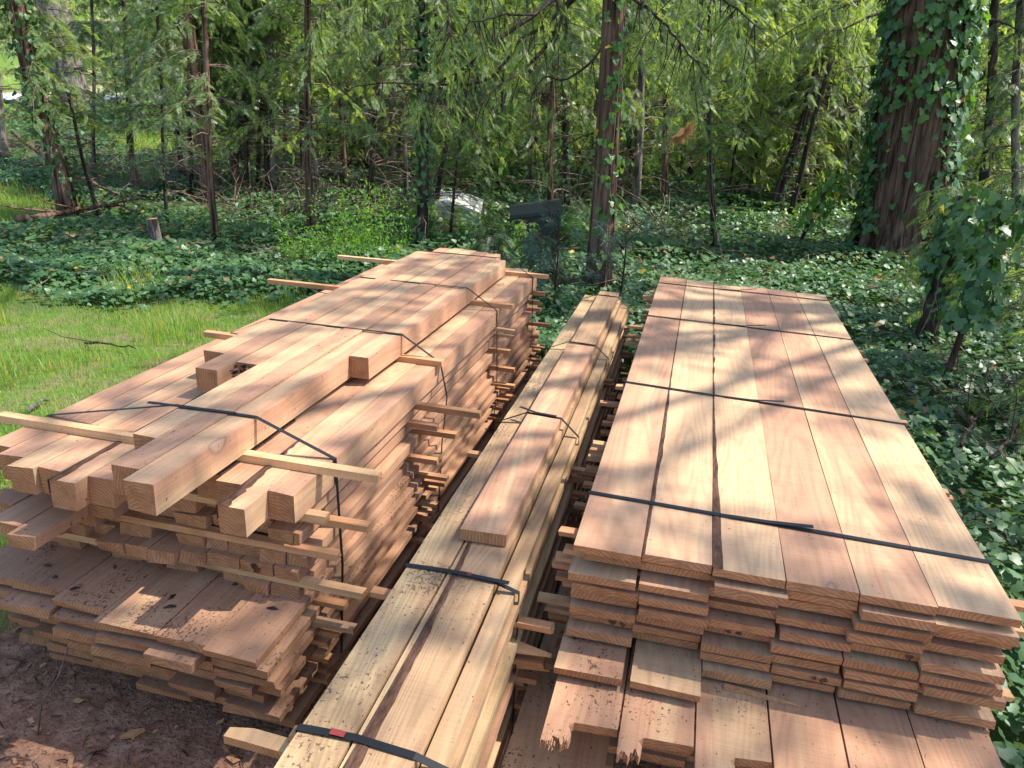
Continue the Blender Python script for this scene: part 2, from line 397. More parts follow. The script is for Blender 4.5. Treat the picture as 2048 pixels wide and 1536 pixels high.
# ---- wide stack of boards (ivy side)
RX = [-.25, -.045, .16, .364, .561, .76, .97]; RTOP = .862; RP = .0415; RT = .0255
SIDE6 = ['on the narrow-stack edge', 'second from the narrow stack', 'third from the narrow stack', 'third from the ivy edge', 'second from the ivy edge', 'on the ivy edge']
top_heart = [.62, .30, .22, .78, .60, .28]
GR = 'boards of the wide stack by the ivy'
tipw = [.075, .062, .100, .085, .075, .06]; tipy = [1.606, 1.628, 1.635, 1.650, 1.64, 1.655]
for k in range(18):
    z = RTOP-RP*k
    for c in range(6):
        x0, x1 = RX[c], RX[c+1]
        y0 = 2.0+rng.uniform(-.03, .035); y1 = 6.1+rng.uniform(-.07, .06)
        if k == 0: y0 = [2.0, 2.012, 2.0, 1.998, 1.995, 2.003][c]; y1 = [6.13, 6.10, 6.02, 6.04, 6.03, 6.0][c]
        if k == 1 and c == 0: x0 += .018; y0 = 2.035
        if k == 8: y0 = 1.850+rng.uniform(-.004, .004) if c < 2 else 2.0+rng.uniform(-.03, .01)
        if k > 9: y0 = 1.93+rng.uniform(-.05, .06)
        sh = rng.uniform(-.012, .012) if k else 0
        tone = 'pale' if (k == 0 and c in (1, 2, 5)) else 'pinkish' if k == 0 else 'sawn'
        lab = f'{tone} board of the wide stack, {ORD[k]} layer down, {SIDE6[c]}'
        if k == 9:
            w = x1-x0-.004; ye = y1-1.69; tw = tipw[c]; d = tipy[c]-1.69
            if c == 5: ol = [(-w/2, d+.015), (w/2, d), (w/2, ye), (-w/2, ye)]
            else:
                pts = []; m = 23; wk = 0.
                big = [rng.uniform(-.022, .018) for _ in range(5)]
                for i in range(m):
                    u = i/(m-1); wk = .55*wk+rng.normal(0, .0042); sh_ = float(np.interp(u*4, range(5), big))
                    pts.append((-w/2+.002+u*tw, d*(1.0-.25*u)+(sh_+wk)*(1 if 0 < i < m-1 else .4)))
                ol = pts+[(-w/2+tw+.004, d*.45), (-w/2+tw-.008, -.012), (-w/2+tw+.006, .004), (w/2, .012+rng.uniform(-.004, .004)), (w/2, ye), (-w/2, ye)]
            o = ob('board', slab_outline('board', ol, RT+.002, M_cedar), ((x0+x1)/2, 1.69, z))
            color(o, .62 if c != 2 else .3, .85 if c < 2 else .45, .93); 
            if c < 5:
                sa = Acc()
                for i in range(34):
                    xs_ = -w/2+.004+rng.random()*(tw-.006); zs_ = -RT*rng.random(); l_ = rng.uniform(-.004, .010)+rng.exponential(.004)
                    sa.tube([(xs_, d*.55, zs_), (xs_+rng.uniform(-.002, .002), d*.95-l_*.3, zs_+rng.uniform(-.002, .002)), (xs_+rng.uniform(-.004, .004), d*(1.-.25*(xs_+w/2)/tw)-l_, zs_+rng.uniform(-.006, .003))], [.0022, .0016, .0003], 4, 0)
                color(ob('torn_fibres', sa.mesh('torn_fibres', [M_cedar]), (0, 0, 0), o), .35, 0, 1.1)
            tag(o, lab if c == 5 else f'board with a torn tongue end, wide stack, tenth layer down, {SIDE6[c]}', 'board', GR)
            continue
        if k == 14 and c == 0: x0 -= .12; x1 -= .03; y0 = 1.42
        o = bar('board', x0+sh, x1+sh, y0, y1, z, RT, M_cedar, lab, 'board', GR,
                heart=top_heart[c] if k == 0 else None, speck=.10 if k == 0 else .85 if (k == 8 and c < 2) or (k == 14 and c == 0) else .3,
                val=[.98, 1.05, 1.06, 1.0, 1.0, 1.06][c] if k == 0 else None, n=14, bow=.002 if k == 0 else .003, jit=.0009)
        if k == 0 and c in (1, 2):
            # live bark left along one edge
            n = 46; L = y1-y0; V = []; w = x1-x0-.003
            for j in range(n):
                u = j/(n-1); y = .003+u*(L-.02)
                wd = (.017+.010*math.sin(u*7+c)) if c == 2 else (.008+.006*math.sin(u*9))
                wd *= (1-.75*sm(u, .45, .95)) if c == 2 else (1-.9*sm(u, .25, .6)); wd = max(.0015, wd+rng.uniform(-.004, .004)*(1-u))
                hz = .0035*rng.uniform(.3, 1.2)
                V += [(-w/2-.002, y, -RT), (-w/2-.002, y, hz*.6), (-w/2+wd*.5, y, hz), (-w/2+wd, y, .0006)]
            F = []
            for j in range(n-1):
                for i in range(3): F.append((j*4+i, j*4+i+1, (j+1)*4+i+1, (j+1)*4+i))
            e = ob('bark_edge', meshdata('bark_edge', V, F, [M_barkedge]), (0, 0, 0), o)
for k in range(16):
    zb = RTOP-RP*(k+1)
    for r, y in enumerate((2.13, 2.86, 3.55, 4.62, 5.72)):
        a = rng.uniform(.03, .12); b = rng.uniform(.01, .09)
        stick(-.25-a, .97+b, y+rng.uniform(-.04, .04), zb, f'thin stick under layer {ORD[k]} of the wide stack, {ORD[r]} row from its torn ends', t=RP-RT, rz=rng.uniform(-.02, .02), val=rng.uniform(.7, 1.0), taper=.5 if rng.random() < .2 else 0, swap=rng.random() < .5)
for i, y in enumerate((2.3, 3.5, 4.7, 5.8)):
    o = ob('bearer', bar_mesh('bearer', .14, 1.4, .130, M_fir), (-.33, y, .1305), rot=(0, 0, -math.pi/2)); color(o, .6, .3, .7)
    tag(o, f'thick bearer under the wide stack, {ORD[i]} from its torn ends', 'timber', 'bearers under the stacks')

# ---- stack by the grass: timbers, battens, boards
LX0, LX1 = -2.325, -1.14
GA = 'square timbers of the second tier of the grass-side stack'; aw = (LX1-LX0)/12; ATOP = .90
ay = [1.95, 1.90, 1.84, 1.86, 1.80, 1.855, 2.0, 2.06, 2.0, 1.957, 1.825, 1.95]; ayf = [5.62, 5.7, 5.74, 5.7, 5.75, 5.7, 5.6, 5.7, 5.66, 5.74, 5.76, 5.62]
for c in range(12):
    x0 = LX0+aw*c
    o = bar('timber', x0, x0+aw, ay[c], ayf[c], ATOP, .098, M_cedar, f'square timber in the tier under the top timbers, {ORD[c]} from the grass side', 'timber', GA, heart=[.6, .5, .35, .6, .5, .62, .6, .55, .5, .6, .38, .58][c], speck=.25, val=rng.uniform(.95, 1.05), gap=.005, n=16, endj=.006)
    if c in (4, 8, 10):
        w = aw-.005; V = []; n = 30; s_ = 1 if c == 8 else -1
        for j in range(n):
            u = j/(n-1); y = -.004+u*(1.2 if c == 4 else .5); wd = (.030 if c == 4 else .040)*(1-u*.8)+rng.uniform(-.006, .006)
            V += [(s_*(w/2+.002), y, -.05), (s_*(w/2+.002), y, .001), (s_*(w/2-wd*.5), y, .0035+rng.uniform(0, .003)), (s_*(w/2-wd), y, .0006)]
        F = [(j*4+i, j*4+i+1, (j+1)*4+i+1, (j+1)*4+i) for j in range(n-1) for i in range(3)]
        ob('bark_edge', meshdata('bark_edge', V, F, [M_barkedge]), (0, 0, 0), o)
BX = [-2.03, -1.925, -1.82, -1.72, -1.625, -1.525, -1.42, -1.325]; BTOP = 1.03
by = [2.79, 2.577, 2.70, 1.945, 1.74, 1.67, 2.95]; byf = [5.45, 5.62, 5.66, 5.63, 5.60, 5.57, 5.36]
for c in range(7):
    o = bar('timber', BX[c], BX[c+1], by[c], byf[c], BTOP, .100, M_cedar, f'four inch timber on top of the grass-side stack, {ORD[c]} from the grass side', 'timber', 'four inch timbers on the top of the grass-side stack',
            heart=[.45, .55, .5, .28, .58, .62, .55][c], speck=[.2, .2, .3, .25, .5, .25, .25][c], val=[1.0, 1.02, .98, 1.06, 1.0, 1.02, 1.0][c], gap=.005, n=14, endj=.005, bow=.006)
# rotten chipped end of the third top timber
acc = Acc()
for i in range(26):
    p = np.array([rng.uniform(-.04, .045), rng.uniform(-.06, .03), rng.uniform(-.09, -.005)]); q = p+np.array([rng.uniform(-.02, .02), rng.uniform(-.05, -.01), rng.uniform(-.02, .015)])
    acc.tube([p, (p+q)/2+rng.uniform(-.004, .004, 3), q], [.010, .007, .002], 4)
rot = ob('rotten_end', acc.mesh('rotten_end', [M_barkedge]), (0, .0, 0), [o for o in COL.objects if o.name.startswith('timber')][-5])
# battens
def batten_layer(k, top, t):
    x = LX0+.01; i = 0
    while x < LX1-.05:
        w = rng.choice([.09, .10, .105, .13]); x1 = min(x+w, LX1+rng.uniform(-.045, .006)); 
        if LX1-x1 < .06: x1 = LX1+rng.uniform(-.045, .006)
        y0 = 2.035+rng.uniform(-.06, .06)
        if k == 1 and i in (0, 1, 2): y0 = [1.90, 1.80, 1.75][i]
        if k == 3 and i in (4, 5, 6): y0 -= .05
        if x1 > LX1-.15: y0 = [2.10, 2.04, 2.01, 1.99, 1.985][k]
        bar('batten', x, x1, y0, 5.7+rng.uniform(-.2, .1), top+rng.uniform(-.002, .0), t, M_cedar, f'short-section batten of the grass-side stack, {ORD[k]} batten layer, {ORD[i]} from the grass', 'batten', 'battens under the square timbers', heart=rng.uniform(.5, .95), speck=.3, n=8, endj=.010, gap=.006)
        x = x1; i += 1
CL = [(0, .774, .045), (1, .703, .045), (2, .632, .045), (3, .586, .045), (4, .515, .045)]
for k, t_, th in CL: batten_layer(k, t_, th)
# boards
dw = [-2.37, -2.165, -1.955, -1.745, -1.515, -1.335, -1.145]
GD = 'boards at the bottom of the grass-side stack'
DTOP, DP = .4685, .0465
d1y = [1.80, 1.80, 1.755, 1.70, 1.695, 1.68]
for k in range(9):
    z = DTOP-DP*k
    for c in range(6):
        x0, x1 = dw[c], dw[c+1]
        y0 = d1y[c] if k == 0 else [1.84, 1.80, 1.76, 1.74, 1.72, 1.70][c]+[0, -.03, -.02, .03, .05, .06, .09, .10, .12][k]+rng.uniform(-.035, .035)
        sh = 0 if k == 0 else rng.uniform(-.02, .02)
        if c == 5 and k: x1 += [0, .025, .035, -.04, .03, -.03, .03, -.02, .03][k]-.01
        bar('board', x0+sh, x1+sh, y0, 5.75+rng.uniform(-.1, .1), z, .0275, M_cedar, f'sawdust-specked board under the battens, {ORD[k]} board layer, {ORD[c]} from the grass', 'board', GD, heart=rng.uniform(.6, .95), speck=[1., .8, .7, .6, .7, .5, .6, .5, .5][k], val=rng.uniform(.82, .98)-.01*k, n=12, endj=.008)
def knot_hole(host, x, z, r):
    # a dark rotten hollow in the cut end of a board: ragged star a hair proud of the end grain
    n = 16; y = host.data.vertices[0].co.y
    yy = min(v.co.y for v in host.data.vertices)-.0015; V = [(x, yy, z)]
    for i in range(n):
        a = i*2*math.pi/n; q = r*(rng.uniform(.35, 1.25)); V.append((x+math.cos(a)*q, yy, z+math.sin(a)*q*.75))
    ob('knot_hole', meshdata('knot_hole', V, [(0, 1+i, 1+(i+1) % n) for i in range(n)], [M_barkedge]), (0, 0, 0), host)
for o in list(COL.objects):
    lb = o.get('label', '')
    if o.name.startswith('batten') and 'fourth batten layer' in lb and abs(o.location.x+1.36) < .055: knot_hole(o, .0, -.022, .026)
    if o.name.startswith('board') and 'wide stack' in lb:
        if 'seventh layer down, on the narrow' in lb: knot_hole(o, .03, -.012, .014); knot_hole(o, .065, -.014, .012)
        if 'eighth layer down, third from the ivy' in lb: knot_hole(o, .05, -.012, .013); knot_hole(o, .02, -.012, .010)
        if 'fifth layer down, second from the ivy' in lb: knot_hole(o, .07, -.012, .012)
        if 'sixth layer down, third from the narrow' in lb: knot_hole(o, -.03, -.012, .011); knot_hole(o, .0, -.013, .009)
# sticks of the grass-side stack
def Lstick(y, zb, t, a, b, lab, **kw):
    stick(LX0-a, LX1+b, y, zb, lab, t=t, **kw)
rows = (1.98, 3.08, 4.48, 5.5)
ab = [(2.13, -1.455, -.925, -2.45, -1.80), (3.33, -1.31, -1.11, -2.40, -2.05), (4.52, -1.31, -1.055, -2.74, -2.04), (5.47, -1.33, -1.03, -2.70, -2.05)]
for r, (y, xa, xb, xc, xd) in enumerate(ab):
    t_ = .028
    stick(xc, xb, y, ATOP+.001, f'orange stick lying on the square timbers, {ORD[r]} from their front ends', t=t_, w=.04, rz=rng.uniform(-.008, .008), val=1.06, taper=.0)
levels = [(.7745, .027, 'under the square timbers'), (.7035, .025, 'under the first battens'), (.6325, .025, 'under the second battens'), (.5155, .025, 'under the fourth battens')]
levels += [(DTOP-DP*(k+1), DP-.0275, f'under board layer {ORD[k]}') for k in range(8)]
for li, (zb, t_, nm) in enumerate(levels):
    for r, y in enumerate(rows):
        b = rng.uniform(.05, .14)
        if r == 0: b = [.07, .17, .10, .20, .11, .17, .10, .06, .05, .05, .04, .04][li]
        if r == 1: b = [.30, .11, .17, .10, .14, .12, .07, .1, .08, .06, .09, .1][li]
        stick(LX0-.03-rng.uniform(0, .1), LX1+b, y+rng.uniform(-.05, .05)+(.10 if r == 0 and li < 4 else .05 if r == 0 else 0), zb, f'thin stick of the grass-side stack {nm}, {ORD[r]} row from the front ends', t=t_, rz=rng.uniform(-.025, .025), val=rng.uniform(.72, 1.05), taper=.4 if rng.random() < .15 else 0)
for i, y in enumerate((2.2, 3.4, 4.5, 5.5)):
    o = ob('bearer', bar_mesh('bearer', .12, 1.3, .06, M_fir), (LX0-.02, y, .062), rot=(0, 0, -math.pi/2)); color(o, .7, .3, .6)
    tag(o, f'low bearer under the grass-side stack, {ORD[i]} from its front ends', 'timber', 'bearers under the stacks')

# ---- narrow stack
def mx(x, y): return x-.011*(y-1.2)
MTOP = .72; GM = 'boards in the narrow stack'
def mbar(name, x0, x1, y0, y1, top, t, mat, lab, cat, grp, **kw):
    o = bar(name, x0, x1, y0, y1, top, t, mat, lab, cat, grp, **kw); o.rotation_euler = (0, 0, .011); o.location.x = (x0+x1)/2-.011*(y0-1.2); return o
GP = 'planks on the narrow stack'
p1 = mbar('plank', -.752, -.622, .93, 5.85, MTOP, .042, M_fir, 'yellowish rough plank on the narrow stack beside the grass-side stack', 'plank', GP, heart=.42, speck=.9, val=.95, n=20, jit=.002)
p2 = mbar('plank', -.617, -.462, .93, 5.88, MTOP+.001, .042, M_fir, 'grainy plank in the middle of the narrow stack, bark line along it', 'plank', GP, heart=.45, speck=.45, val=1.0, n=20)
p3 = mbar('plank', -.458, -.400, .93, 5.82, MTOP-.028, .035, M_fir, 'narrow low plank on the narrow stack toward the wide stack', 'plank', GP, heart=.62, speck=.25, val=.9, n=20)
p3b = mbar('plank', -.470, -.385, .96, 5.75, MTOP-.0635, .03, M_fir, 'second plank down at the wide-stack edge of the narrow stack', 'plank', GP, heart=.65, speck=.2, val=.85, n=20)
n = 40; V = []
for j in range(n):
    u = j/(n-1); y = u*1.5; wd = .030*(1-u)+.004; cx = -.0755+.018*math.sin(u*3)
    V += [(cx-.004, y, .0006), (cx+wd*.5, y, .0022+rng.uniform(0, .0012)), (cx+wd+rng.uniform(-.003, .003), y, .0006)]
F = [(j*3+i, j*3+i+1, (j+1)*3+i+1, (j+1)*3+i) for j in range(n-1) for i in range(2)]
ob('bark_edge', meshdata('bark_edge', V, F, [M_barkedge]), (0, 0, 0), p2)
mbar('plank', -.638, -.478, 2.14, 4.36, MTOP+.046, .043, M_cedar, 'reddish thick plank laid on the narrow stack, its sawn end toward the camera', 'plank', GP, heart=.62, speck=.2, val=1.0, n=14)
mbar('plank', -.632, -.480, 4.37, 5.84, MTOP+.046, .043, M_fir, 'far brown plank laid on the narrow stack end to end with the reddish one', 'plank', GP, heart=.6, speck=.3, val=.95, n=14)
for k in range(13):
    z = MTOP-.098-k*.0455
    xs = [-.752+rng.uniform(-.01, .02), -.575+rng.uniform(-.02, .02), -.385+rng.uniform(-.022, .008)]
    for c in range(2):
        mbar('board', xs[c], xs[c+1], 1.0+rng.uniform(-.05, .08), 5.75+rng.uniform(-.15, .1), z, .027, M_fir if rng.random() < .6 else M_cedar, f'board in the narrow stack, {ORD[k]} layer below the planks, {"grass" if c == 0 else "ivy"} side', 'board', GM, speck=.15, n=18, jit=.004)
mrows = (1.36, 1.98, 3.06, 4.32, 5.46)
for k in range(13):
    zb = MTOP-.098-k*.0455
    for r, y in enumerate(mrows):
        if k == 0: continue
        a = rng.uniform(.02, .12); b = rng.uniform(.03, .13)
        if k in (1, 2) and r == 1: a, b = .13, .12
        if k == 2 and r == 0: a = .17
        if k == 1 and r == 2: a = .13
        stick(mx(-.752, y)-a, mx(-.40, y)+b, y+rng.uniform(-.04, .04), zb, f'thin stick in the narrow stack above board layer {ORD[k]}, {ORD[r]} row from the camera', t=.0185, rz=rng.uniform(-.04, .04), val=rng.uniform(.65, 1.0), taper=.7 if rng.random() < .25 else 0, swap=rng.random() < .4)
for i, y in enumerate((1.6, 3.0, 4.4, 5.5)):
    o = ob('bearer', bar_mesh('bearer', .12, .46, .07, M_fir), (mx(-.80, y), y, .0715), rot=(0, 0, -math.pi/2)); color(o, .7, .3, .6)
    tag(o, f'low bearer under the narrow stack, {ORD[i]} from the camera', 'timber', 'bearers under the stacks')

# ------------------------------------------------------------------ straps
def strap(pts, label, w=.016, mark=None, th=.0012):
    """flat band along pts (in the x-z sense), its width along y"""
    pts = np.asarray(pts, float); n = len(pts); V = []
    T = np.gradient(pts, axis=0)
    for j in range(n):
        t = T[j]/np.linalg.norm(T[j]); wv = np.array([0, 1, 0])-t*t[1]; wv /= np.linalg.norm(wv); nv = np.cross(wv, t)
        if nv[2] < -.2: nv = -nv
        for a, b in ((-1, -1), (1, -1), (1, 1), (-1, 1)): V.append(pts[j]+wv*a*w/2+nv*b*th/2)
    F = [(j*4+i, j*4+(i+1) % 4, (j+1)*4+(i+1) % 4, (j+1)*4+i) for j in range(n-1) for i in range(4)]+[(3, 2, 1, 0), tuple((n-1)*4+i for i in range(4))]
    o = ob('strap', meshdata('strap', V, F, [M_strap])); tag(o, label, 'strap', 'black plastic straps round the stacks')
    if mark is not None:
        p, d = np.array(mark[0]), np.array(mark[1]); d = d/np.linalg.norm(d); V = []
        for s_ in (-1, 1):
            for k in (-1, 1): V.append(p+d*s_*.018+np.array([0, k*w*.42, .0022]))
        me = meshdata('joint_mark', V, [(0, 1, 3, 2)], [M_mark]); ob('joint_mark', me, (0, 0, 0), o)
    return o
def wob(pts, n=5):
    out = []
    for a, b in zip(pts[:-1], pts[1:]):
        for u in np.linspace(0, 1, n, endpoint=False): out.append(np.array(a)*(1-u)+np.array(b)*u)
    out.append(np.array(pts[-1])); return np.array(out)
# wide stack
for i, (ya, yb) in enumerate(((2.344, 2.292), (3.52, 3.41), (4.845, 4.766), (5.88, 5.80))):
    z = RTOP+.004; pa = [(-.256, ya+.01, .2), (-.256, ya, z), (.2, ya*.6+yb*.4, z+.001), (.6, ya*.3+yb*.7, z+.001), (.976, yb, z), (.976, yb, .2)]
    strap(wob(pa, 4), f'{["tight", "black", "thin", "far"][i]} strap across the wide stack, {ORD[i]} from the torn board ends', w=.020 if i == 0 else .017, mark=((.33, ya*.5+yb*.5, z+.001), (1, -.04, 0)))
    xe = .33; o = strap(wob([(xe-.12, ya*.55+yb*.45, z+.003), (xe, ya*.48+yb*.52+.002, z+.0045), (xe+.14, ya*.4+yb*.6+.006, z+.012+.006*i)], 3), f'loose strap tail over the {ORD[i]} strap of the wide stack', w=.020 if i == 0 else .016)
# grass-side stack
for i, (y, xl) in enumerate(((2.20, -1.74), (3.33, -2.03), (4.40, -2.03), (5.42, -2.03))):
    zb = BTOP+.003; xr = -1.42 if i == 0 else -1.325
    pa = [(LX0-.004, y+.02, .30), (LX0-.004, y+.02, ATOP+.002), (xl, y, zb), (xr, y, zb), (LX1+.003, y+.03, ATOP+.001), (LX1+.006+.05*(i == 1), y+.03-.05*(i == 1), .78-.03*(i == 1)), (LX1+.02, y+.02, .48), (LX1+.012, y, .08)]
    strap(wob(pa, 4), f'strap over the grass-side stack, {ORD[i]} from its front ends', w=.017, mark=((-1.60, y, zb), (1, 0, 0)))
strap(wob([(-1.83, 2.172, BTOP+.012), (-1.70, 2.19, BTOP+.006), (-1.5, 2.20, BTOP+.0055)], 4), 'loose strap tail sticking up over the front timbers', w=.018)
# narrow stack
for i, y in enumerate((1.25, 1.945, 3.17, 4.36, 5.66)):
    up = y > 2.14; z = MTOP+.004
    xl, xr = mx(-.755, y), mx(-.40, y)
    if up: pa = [(xl-.003, y-.01, .12), (xl-.003, y, z), (mx(-.64, y), y+.03, z+.046), (mx(-.478, y), y+.015, z+.046), (xr+.012, y+.0, MTOP-.024), (xr+.014, y, .12)]
    else: pa = [(xl-.003, y, .12), (xl-.003, y, z), (mx(-.62, y), y+.006, z+.002), (mx(-.47, y), y-.004, z+.001), (xr+.012, y, MTOP-.024), (xr+.016, y, .12)]
    strap(wob(pa, 4), f'strap round the narrow stack, {ORD[i]} from the camera', w=.021 if i == 0 else .018, mark=((mx(-.66 if i == 0 else -.56, y), y+(.005 if not up else .024), z+(.003 if not up else .047)), (1, 0, 0)))
    if i in (1, 2): strap(wob([(mx(-.68 if up else -.60, y), y+.06*up, z+.052*up+.006), (mx(-.60 if up else -.50, y), y+.03*up, z+.049*up+.003), (mx(-.5 if up else -.42, y), y+.02*up-.004, z+.049*up+.004)], 4), f'loose end of the {ORD[i]} strap on the narrow stack', w=.018)

# ------------------------------------------------------------------ leaf shapes
def ivy_leaf_shape():
    # five-lobed leaf folded along its middle, stalk end at the origin, tip along +y, unit length
    R = [(0, 0), (.28, -.10), (.52, .18), (.30, .40), (.34, .66), (0, 1.0)]
    V = [(0, 0, 0), (0, 1.0, -.10), (0, .45, .03)]
    r = [len(V)+i for i in range(4)]; V += [(x, y, .10*abs(x)*2-.10*y*y*.9) for x, y in R[1:5]]
    l = [len(V)+i for i in range(4)]; V += [(-x, y, .10*abs(x)*2-.10*y*y*.9) for x, y in R[1:5]]
    F = [(0, r[0], r[1], r[2], 2), (2, r[2], r[3], 1), (0, 2, l[2], l[1], l[0]), (2, 1, l[3], l[2])]
    return np.array(V), F
IVV, IVF = ivy_leaf_shape()
IV2 = (np.array([(0, 0, 0), (.45, .25, .05), (0, 1, -.08), (-.45, .25, .05)]), [(0, 1, 2), (0, 2, 3)])
def spray_shape(n=7, L=1., wd=.10, leafl=.36, ang=.75, droop=.25):
    """flat drooping spray of a cedar twig: thin leaflets left and right of an axis along +y"""
    V = []; F = []
    def lf(p, a, l, w):
        d = np.array([math.sin(a), math.cos(a), 0]); s_ = np.array([d[1], -d[0], 0]); b = len(V)
        for q in (p, p+d*l*.45+s_*w/2, p+d*l, p+d*l*.45-s_*w/2): V.append(q-np.array([0, 0, droop*(q[1]**2+q[0]**2*.6)]))
        F.append((b, b+1, b+2, b+3))
    for i in range(n):
        y = .05+.85*i/n; l = leafl*(1-.55*i/n)
        for s_ in (-1, 1): lf(np.array([0, y*L, 0]), s_*ang, l, wd)
    lf(np.array([0, .0, 0]), 0, .6*L, wd*.6); lf(np.array([0, .5*L, 0]), 0, .55*L, wd)
    return np.array(V), F
SP_FINE = spray_shape(9, 1., .050, .34)
SP_HANG = spray_shape(7, 1., .035, .30, .45, .1)
SP_MID = spray_shape(6, 1., .085, .42)
SP_BIG = spray_shape(3, 1., .26, .6)

def rand_dirs(n, up=.3):
    v = rng.normal(size=(n, 3)); v[:, 2] = np.abs(v[:, 2])+up; return v/np.linalg.norm(v, axis=1)[:, None]
def dir_frames(D, N, scale):
    """matrices with y along D, z near N"""
    D = D/np.linalg.norm(D, axis=1)[:, None]; X = np.cross(D, N); X /= np.linalg.norm(X, axis=1)[:, None]+1e-9
    Z = np.cross(X, D); return np.stack([X, D, Z], -1)*np.asarray(scale)[:, None, None]

# ------------------------------------------------------------------ crowns (templates, shared by the copies)
def crown_mesh(name, z0, z1, rmax, nb, spray, per, ssize, leafmat, bare_to=0., droop=.35, twigs=14, top_taper=.75, bend=.0):
    a = Acc(); P = []; D = []; Nn = []; Sz = []
    def branch(z, az, L, leafy, dr):
        dirn = np.array([math.cos(az), math.sin(az), 0]); pts = []
        for u in np.linspace(0, 1, 6):
            pts.append(np.array([0, 0, z])+dirn*L*u+np.array([0, 0, -dr*L*(u**1.6)+.10*L*math.sin(u*3.1)])+rng.normal(0, .015*L, 3)*(u > 0))
        a.tube(pts, np.linspace(.006+.006*L, .0015, 6), 4, 1, cap=False)
        for q in range(3 if not leafy else 2):
            u = rng.uniform(.3, .95); i = int(u*5); p = pts[i]+(pts[min(i+1, 5)]-pts[i])*(u*5-i)
            e = p+dirn*rng.uniform(.05, .25)*L+np.array([-dirn[1], dirn[0], 0])*rng.uniform(-.35, .35)*L+np.array([0, 0, rng.uniform(-.25, .05)*L])
            a.tube([p, (p+e)/2+rng.normal(0, .02, 3), e], [.004, .003, .001], 3, 1, cap=False)
            if leafy:
                P.append(e); D.append(e-p+np.array([0, 0, -.15])); Nn.append(rand_dirs(1)[0]); Sz.append(ssize*rng.uniform(.6, 1.1))
        if leafy:
            for q in range(per):
                u = rng.uniform(.18, 1.0); i = min(int(u*5), 4); p = pts[i]+(pts[i+1]-pts[i])*(u*5-i)
                side = rng.choice([-1, 1])*rng.uniform(.3, 1.3)
                d = dirn*math.cos(side)+np.array([-dirn[1], dirn[0], 0])*math.sin(side)+np.array([0, 0, -rng.uniform(.05, .9)])
                P.append(p); D.append(d); Nn.append(np.array([rng.normal(0, .35), rng.normal(0, .35), 1.])); Sz.append(ssize*rng.uniform(.55, 1.2))
    for b in range(nb):
        z = z0+(z1-z0)*rng.random()**.9; u = (z-z0)/(z1-z0)
        L = rmax*(1-top_taper*u)*rng.uniform(.55, 1.1)
        branch(z, rng.uniform(0, 6.28), L, True, droop*rng.uniform(.4, 1.3))
    for b in range(twigs):
        branch(rng.uniform(bare_to, z0+.5), rng.uniform(0, 6.28), rmax*rng.uniform(.3, .8), False, rng.uniform(-.1, .35))
    P, D, Nn, Sz = map(np.array, (P, D, Nn, Sz))
    a.scatter(spray[0], spray[1], P, dir_frames(D, Nn, Sz), 0)
    return a.mesh(name, [leafmat, M_twig])
CROWN = [crown_mesh('cedar_crown', 1.3, 5.2, 1.25, 66, SP_FINE, 15, .22, M_cedl, .25, .35, 20),
         crown_mesh('cedar_crown', 1.7, 5.2, 1.05, 54, SP_FINE, 15, .21, M_cedl, .3, .55, 22),
         crown_mesh('cedar_crown', .9, 4.6, 1.15, 64, SP_FINE, 15, .22, M_cedd, .2, .30, 16),
         crown_mesh('cedar_crown', 2.1, 5.6, 1.3, 52, SP_FINE, 15, .23, M_cedl, .3, .45, 30)]
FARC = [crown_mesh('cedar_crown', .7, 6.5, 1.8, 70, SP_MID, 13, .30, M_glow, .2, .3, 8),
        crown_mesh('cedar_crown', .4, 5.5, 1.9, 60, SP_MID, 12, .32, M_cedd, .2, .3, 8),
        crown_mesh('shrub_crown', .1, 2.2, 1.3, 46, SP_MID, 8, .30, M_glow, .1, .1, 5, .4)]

# ------------------------------------------------------------------ ivy on stems
def ivy_mesh(path, radii, n, size=(.05, .10), cover=None, big=True, mat=None, out=.02, drop=.5, stems=6, off=None):
    """leaves hung on the outside of a stem, lapping downwards"""
    path = np.asarray(path, float); m = len(path); radii = np.broadcast_to(radii, (m,))
    a = Acc(); u = rng.random(n*3); th = rng.uniform(0, 2*math.pi, n*3)
    if cover is not None:
        k = rng.random(n*3) < cover(u, th); u, th = u[k], th[k]
    u, th = u[:n], th[:n]; n = len(u)
    f = u*(m-1); i = np.minimum(f.astype(int), m-2); w = (f-i)[:, None]
    c = path[i]*(1-w)+path[i+1]*w; r = radii[i]*(1-w[:, 0])+radii[i+1]*w[:, 0]
    o = np.stack([np.cos(th), np.sin(th), np.zeros(n)], 1)
    p = c+o*(r+rng.uniform(0, 1, n)*out+.008)[:, None]
    nrm = o+rng.normal(0, .35, (n, 3))+np.array([0, 0, .45])
    d = np.array([0, 0, -1.])*1.0+o*drop*rng.uniform(.2, 1.2, n)[:, None]+rng.normal(0, .45, (n, 3))
    a.scatter(IVV, IVF, p, dir_frames(d, nrm, rng.uniform(size[0], size[1], n)), 0)
    for s_ in range(stems):
        t0 = rng.uniform(0, 6.28); pts = []
        for uu in np.linspace(0, 1, 9):
            f_ = uu*(m-1); i_ = min(int(f_), m-2); ww = f_-i_; cc = path[i_]*(1-ww)+path[i_+1]*ww; rr = radii[i_]*(1-ww)+radii[i_+1]*ww
            t1 = t0+.5*math.sin(uu*5+s_); pts.append(cc+np.array([math.cos(t1), math.sin(t1), 0])*(rr+.006))
        a.tube(pts, .006, 4, 1, cap=False)
    return a.mesh('climbing_ivy', [mat or M_ivy, M_twig])

